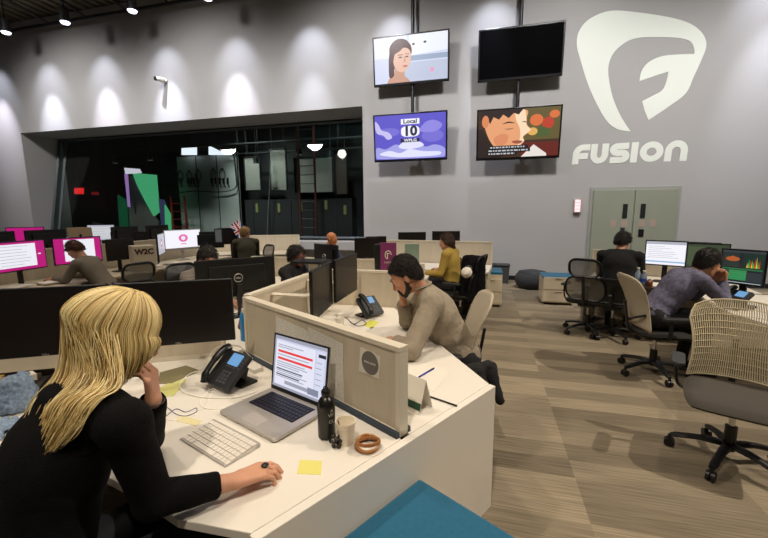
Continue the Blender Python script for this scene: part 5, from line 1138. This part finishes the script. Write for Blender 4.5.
for m_, wd2, z_ in ((Wm, .05, .001), (Rm_, .018, .0015)):
    fq([(0, wd2*.5), (0, 0), (wd2, 0), (fw_, fh_-wd2*.5), (fw_, fh_), (fw_-wd2, fh_)], m_, z_); fq([(0, fh_-wd2*.5), (0, fh_), (wd2, fh_), (fw_, wd2*.5), (fw_, 0), (fw_-wd2, 0)], m_, z_)
for m_, wd2, z_ in ((Wm, .08, .002), (Rm_, .045, .0025)):
    fq([(fw_/2-wd2/2, 0), (fw_/2+wd2/2, 0), (fw_/2+wd2/2, fh_), (fw_/2-wd2/2, fh_)], m_, z_); fq([(0, fh_/2-wd2/2), (fw_, fh_/2-wd2/2), (fw_, fh_/2+wd2/2), (0, fh_/2+wd2/2)], m_, z_)
fb.build('flag_cloth', None, fl)
t = thing('picture_frame', 'small upright frame with a grey blue picture left of the flag', 'frame', P(219, 243, D=7.5), 145); MB().box((0, 0, .14), (.14, .02, .28)).build('surround', M_dgrey, t); MB().box((0, .012, .14), (.11, .004, .24)).build('picture', mat('greyblue', (130, 140, 150), .6), t)
# --- centre cluster
bench('cream desk of the dark haired person beyond the ring badge monitors', (-3.3, 4.9), (-1.0, 4.9), .7, 1); partition('low cream partition across the centre cluster', V(-3.3, 4.95).xy, V(-1.0, 4.95).xy, .02, .98)
monitor('dark monitor back with badge in front of the bald man', (-1.98, 4.62, DZ), 30, w_=.50, h_=.32, z0=.18, logo=True)
a = P(290, 250, D=4.7); seated('person with black hair and brown skin in profile in the centre of the office', a.x, a.y+.0, 100, M_skin3, mat('black_top', (16, 16, 18), .9), M_hairdark, lean=4, hpitch=10, h=.010, bulk=1.12, seat=.36)
a = P(327, 242, D=6.7); seated('bald man in a dark blue shirt looking to the right near the glass', a.x, a.y, 100, mat('ruddy_skin', (206, 130, 84), .5), mat('slate_blue_shirt', (70, 78, 100), .9), M_hairdark, lean=4, hpitch=8, bald=True, h=.012, seat=.44)
for k, (px_, py, D_, az_, lab) in enumerate(((366, 243, 5.9, 150, 'dark monitor at an angle left of the purple sign'), (376, 241, 6.5, 150, 'second dark monitor at an angle, partly hidden left of the purple sign'), (412, 239, 7.2, 165, 'black monitor on the partition behind the purple sign'), (446, 238, 7.2, 165, 'black monitor behind the woman in yellow'))):
    a = P(px_, py, D=D_); monitor(lab, (a.x, a.y, DZ), az_, w_=.52 if k > 1 else .36, h_=.32, z0=a.z-.19-DZ-(.05 if k < 2 else 0))
bench('cream desk of the woman in yellow', (-2.3, 6.95), (.15, 6.75), .8, 1); partition('cream partition behind the woman in yellow', V(-2.3, 7.0).xy, V(.15, 6.8).xy, .02, 1.10)
bench('cream desk behind the partition of the woman in yellow', (-2.3, 7.75), (.15, 7.55), .6, 1)
bench('cream desk in front of the purple sign', (-1.9, 5.55), (-.75, 5.55), .6, 1); partition('cream partition in front of the purple sign', V(-1.9, 5.0).xy, V(-.75, 5.0).xy, .02, .93)
a = P(388, 257, D=5.1); t = thing('sign_board', 'upright purple box sign with a pale emblem behind the bearded man', 'sign', (a.x, a.y, a.z-.19), 160)
MB().box((0, 0, .19), (.22, .05, .38)).build('board', mat('purple_board', (112, 34, 84), .6), t, bevel=.003); MB().box((.14, -.03, .18), (.07, .12, .36)).build('black_side', M_black, t)
eb_ = MB(); Me = frame((0, .027, .22), (-1, 0, 0), (0, 0, 1)); eb_.tube([(.04*math.cos(a_*.45), .055*math.sin(a_*.45), 0) for a_ in range(11)], .006, 5, M=Me); eb_.tube([(-.02, .02, 0), (.02, .02, 0)], .006, 5, M=Me); eb_.tube([(-.01, .02, 0), (-.01, -.05, 0)], .006, 5, M=Me); eb_.text('FUSION', .03, Me @ T(0, -.10, 0)); eb_.build('emblem', M_trim, t)
fz = P(388, 262, D=5.1).z
# potted plant and papers on the desk of the woman in yellow
t = thing('photo_card', 'greenish card standing between the two black monitors', 'card', P(412, 250, D=6.4)*1.0, 170); t.location.z = DZ; MB().box((0, 0, .19), (.24, .015, .38)).build('card', mat('greenish_card', (130, 150, 130), .7), t); MB().box((0, -.04, .005), (.2, .08, .01)).build('foot', M_dgrey, t)
bw, BLh, BMh = seated('woman in a mustard yellow jacket turned left at the middle desk', -.42, 5.62, -72, M_skin, mat('mustard_jacket', (168, 140, 62), .9, bump=.3, scale=30), M_hairbrown, lean=6, hpitch=14, hair_long=.07, h=.010, cloth_name='jacket', arms='lap')
place(make_frame_chair('office chair of the woman in yellow with a black coat over it', M_black), -.30, 5.50, -72)
tag(sdf_obj('coat', [('c', V(-.22, 5.30, .98), V(-.02, 5.40, .96), .05, .05, 'x'), ('c', V(-.16, 5.32, .9), V(-.18, 5.30, .42), .09, .08, 'x'), ('c', V(-.06, 5.38, .9), V(-.03, 5.35, .40), .09, .08, 'x'), ('c', V(-.24, 5.3, .92), V(-.28, 5.26, .5), .05, .04, 'x')], .012, M_sweater, k=.03, disp=.02, dfreq=12), 'black coat hung over the chair of the woman in yellow', 'coat')
t = thing('white_cap', 'white and black cap hanging on the black coat', 'cap', (P(467, 273, D=4.95)), 200); MB().lathe([(.07, 0), (.072, .03), (.05, .07), (.01, .085)], 16, M=RX(-60)).build('crown', M_paper, t, smooth=True); MB().prism(arc(0, -.05, .06, .06, 180, 360), 0, .004, M=RX(-60)).build('peak', M_black, t)
cd = bench('short dark sided desk end right of the woman in yellow', (-.50, 6.35), (-.04, 6.35), .75, 1, legm=M_dgrey)
tag(cloth_heap('handbag', 'x', (-.22, 6.05, DZ), (.26, .18, .22), mat('brown_bag', (84, 62, 38), .8, bump=.4, scale=30), 'bag', seed=6, n=14, res=.01), 'brown bag on the desk end right of the woman in yellow', 'bag')
pedestal('teal cushioned pedestal right of the woman in yellow', (.14, 6.90), 0, w_=.36, d_=.56, h_=.56, cush=.04)
for k, (px_, py, lab) in enumerate(((493, 283, 'grey waste bin partly hidden behind the teal cushioned pedestal'), (501, 284, 'grey waste bin against the wall, the right one'))):
    a = P(px_, py, z=0); t = thing('waste_bin', lab, 'bin', (a.x+(-.12 if k == 0 else .02), 9.1, 0)); MB().box((0, 0, .20), (.28, .30, .40), top=1.12).build('bin_body', mat('bin_grey', (66, 68, 70), .5), t, bevel=.01); MB().box((0, 0, .405), (.34, .36, .02)).build('rim', M_dgrey, t, bevel=.004)
a = P(533, 290, z=0); t = thing('pouf', 'round dark grey fabric pouf near the wall', 'pouf', (a.x, a.y+.25, 0))
MB().lathe([(.22, 0), (.30, .04), (.345, .14), (.34, .26), (.27, .35), (.12, .385), (.02, .39)], 28).build('cushion', mat('charcoal_fabric', (52, 54, 58), .9, bump=.3, scale=60), t, smooth=True); MB().tube([(.27*math.cos(a_*.224), .27*math.sin(a_*.224), .35) for a_ in range(28)], .006, 5, closed=True).build('piping', M_black, t)
# ================================================================ RIGHT SIDE
pR0, pR1 = V(1.62, 6.45), V(2.95, 5.65)
partition('cream partition in front of the man in black', pR0.xy, (pR0+(pR1-pR0)*1.0).xy, .02, 1.03)
MB_ = None
dk1 = [(1.70, 6.33), (2.98, 5.57), (2.62, 4.93), (2.35, 5.10), (1.36, 5.68)]
worktop('cream worktop in front of the man in black', [(1.66, 6.37), (3.05, 5.56), (2.95, 5.0), (2.25, 5.0), (1.42, 5.78)])
worktop('cream worktop in front of the man in the plaid shirt', [(2.30, 4.90), (3.3, 4.95), (3.2, 3.3), (2.25, 3.45), (2.12, 4.1)])
for (x, y, lab) in ((1.52, 6.1, 'cream side panel under the desk of the man in black'), (2.9, 3.5, 'cream side panel under the desk of the man in plaid'), (2.9, 5.2, 'cream side panel between the two right desks')):
    t = thing('side_panel', lab, 'panel', (x, y, 0), 30 if x < 2 else 90); MB().box((0, 0, .335), (.035, .55, .67)).build('slab', M_beige, t); MB().box((0, 0, .01), (.06, .56, .02)).build('foot', M_dgrey, t)
a, b = P(644, 262, D=5.0), P(677, 267, D=4.75)
lay = [(R4(0, 0, 1, 1), em('screen_bright', (240, 238, 246), 1.0)), (R4(0, .88, 1, 1), em('screen_pale', (190, 192, 205), .8)), (R4(0, .1, 1, .16), em('bar_blue', (150, 190, 225), .9))]
for v in (.78, .7, .62, .54, .46, .38, .3): lay.append((R4(.06, v, random.uniform(.4, .9), v+.015), em('text_grey2', (190, 196, 204), .8)))
far_mon('bright white monitor beside the man in black', (a.x, a.y), (b.x+.08, b.y-.03), a.z+.29, a.z-.03, lay)
a, b = P(683, 266, D=4.75), P(706, 268, D=4.6)
far_mon('dim green monitor right of the bright white one', (a.x, a.y), (b.x+.2, b.y-.05), a.z+.29, a.z-.02, [(R4(0, 0, 1, 1), em('dim_green', (70, 84, 62), .6)), (R4(.05, .1, .5, .9), em('dim_green2', (90, 104, 76), .6))])
for k, (px_, D_) in enumerate(((672, 5.9), (696, 5.6))):
    a = P(px_, 244, D=D_); monitor(['black monitor back with a small badge behind the white monitor', 'black monitor back at the right end of the row, behind the green monitor'][k], (a.x, a.y, DZ), 25, w_=.56, h_=.33, z0=a.z-.30-DZ, logo=True)
a, b = P(718.5, 281, D=3.75), P(764, 291, D=3.45)
vl = [(R4(0, 0, 1, 1), em('editor_bg', (34, 40, 42), .8)), (R4(0, .93, 1, 1), em('editor_bar', (60, 66, 70), .8)), (R4(.03, .5, .42, .92), em('editor_pane', (44, 56, 54), .8)), (R4(.52, .45, .97, .92), em('editor_pane2', (30, 52, 46), .8)), (EL(.26, .74, .17, .07), em('orange_shape', (190, 96, 50), .8)), ([(.12, .76), (.26, .84), (.4, .74)], em('orange_shape', (190, 96, 50), .8)), (R4(.03, .42, .97, .46), E_green), (R4(.2, .10, .62, .40), em('track_green', (56, 150, 92), .8)), (R4(.03, .10, .18, .40), em('track_grey', (70, 76, 80), .8)), (R4(.64, .08, .97, .36), em('track_dk', (50, 58, 62), .8))]
for k in range(9): vl.append(([(.60+k*.035, .5), (.615+k*.035, .56+.3*random.random()), (.63+k*.035, .5)], em(['scope_yellow', 'scope_green', 'scope_red'][k % 3], [(226, 200, 70), (70, 200, 70), (210, 70, 50)][k % 3], .9)))
for k in range(4): vl.append((R4(.2, .14+k*.07, .62, .145+k*.07), E_dk))
vl.append((R4(.03, .02, .97, .04), em('editor_light', (190, 200, 205), .8)))
far_mon('large monitor with a dark video editing timeline at the right edge', (a.x, a.y), (b.x, b.y), a.z+.325, a.z-.01, vl)
a = P(735, 296, D=3.55); desk_phone('desk phone with blue display below the video editing monitor', (a.x, a.y, DZ), -110)
for k, (px_, py, D_, hh, m_, lab) in enumerate(((637, 279, 4.7, .22, mat('clear_bottle', (150, 165, 180), .15), 'clear water bottle beside the man in black, the left one'), (643, 280, 4.65, .19, mat('clear_bottle2', (130, 140, 160), .2), 'second water bottle with a blue label, right of the clear one'), (649, 283, 4.6, .10, mat('brown_jar', (120, 70, 40), .4), 'small brown jar right of the water bottles'))):
    a = P(px_, py+6, D=D_); t = thing('water_bottle' if k < 2 else 'jar', lab, 'bottle' if k < 2 else 'jar', (a.x, a.y, DZ))
    MB().lathe([(.030, 0), (.033, .01), (.033, hh*.65), (.014, hh*.85), (.014, hh*.92)], 16).build('body', m_, t, smooth=True); MB().lathe([(.016, hh*.92), (.016, hh)], 12).build('cap', M_white, t)
    if k == 1: MB().lathe([(.034, hh*.3), (.034, hh*.5)], 16).build('label_band', mat('blue_label', (50, 80, 180), .5), t)
paper('paper_sheet', 'white papers under the bright white monitor', [(2.05, 5.5), (2.4, 5.35), (2.3, 5.1), (1.98, 5.3)], DZ, M_paper); paper('paper_sheet', 'loose white sheet at the front of the desk of the man in black', [(1.85, 5.52), (2.0, 5.5), (1.98, 5.3), (1.82, 5.36)], DZ, M_paper)
seated('man in black seen from behind at the right desks', 1.66, 5.42, 24, M_skin, mat('black_shirt', (12, 12, 13), .95, bump=.2, scale=20), M_hairdark, lean=16, hpitch=30, h=.010, build=1.18, seat=.50, bulk=1.06, haz=42, cloth_name='shirt')
place(make_frame_chair('black swivel chair under the man in black', M_black, low=True), 1.62, 5.34, 24)
hub = P(587, 324, z=.12); place(make_frame_chair('empty chair with black framed grey mesh back left of the man in black', M_mesh), hub.x, hub.y, 28)
# man in plaid
M_plaid = mat('plaid_shirt', (92, 90, 112), .9, var=.4, scale=34, bump=.1)
hub2 = P(641, 362, z=.11); f = face_dir(80); hcp = P(702, 271, D=3.60)
pelp = V(hub2.x+.05, hub2.y, .60); nkp = V(hcp.x-.14, hcp.y-.0, hcp.z-.10); upp = (nkp-pelp).normalized(); r_ = f.cross(V(0, 0, 1))
nkp = pelp+upp*.52
hcp2 = nkp+f*.10+upp*.11+V(0, 0, .03); hcp2 = hcp2*.6+hcp*.4
pb, PL, PM = figure('man in a plaid shirt leaning on his fist in front of the editing monitor', pelp, nkp, 80, hcp2, 72, 22, nkp-r_*.18-V(.02, 0, .05), nkp+r_*.18-V(.02, 0, .05), nkp+f*.18-r_*.2+V(0, 0, -.27), nkp+f*.20+r_*.17+V(0, 0, -.25), hcp2+f*.10-r_*.02-V(0, 0, .15), hcp2+f*.12+r_*.04-V(0, 0, .16),
    ((V(.1, 0, 1), -f, dict(curl=60)), (V(.1, .1, 1), -f, dict(curl=60))), mat('olive_skin', (196, 140, 108), .5), M_plaid, mat('dark_trousers', (26, 26, 30), .9), h=.0085, cloth_name='shirt', kneedir=f, build=1.1, disp=.010)
short_hair(pb, PL, PM, M_hairdark, 1.0, h=.006, bulk=1.08, top=.012)
strands(pb, [c for c in pb.children if c.name.startswith('hair')][0], 1500, .03, .0014, [M_hairdark], PM, PL)
place(make_rib_chair('cream backed swivel chair under the man in the plaid shirt', shell=True), hub2.x+.10, hub2.y, 84)
hub3 = P(729, 445, z=.12)
place(make_rib_chair('large empty swivel chair with a ribbed cream net back in the right foreground', m=mat('rib_cream', (206, 192, 160), .5), seatm=mat('brown_grey_seat', (66, 60, 54), .85, bump=.3, scale=200)), hub3.x, hub3.y, 203)
a = P(555, 305, z=0); pedestal('teal cushioned pedestal beside the empty mesh chair', (a.x+.04, a.y+.25), 0, w_=.50, d_=.50, h_=.46, cush=.035)
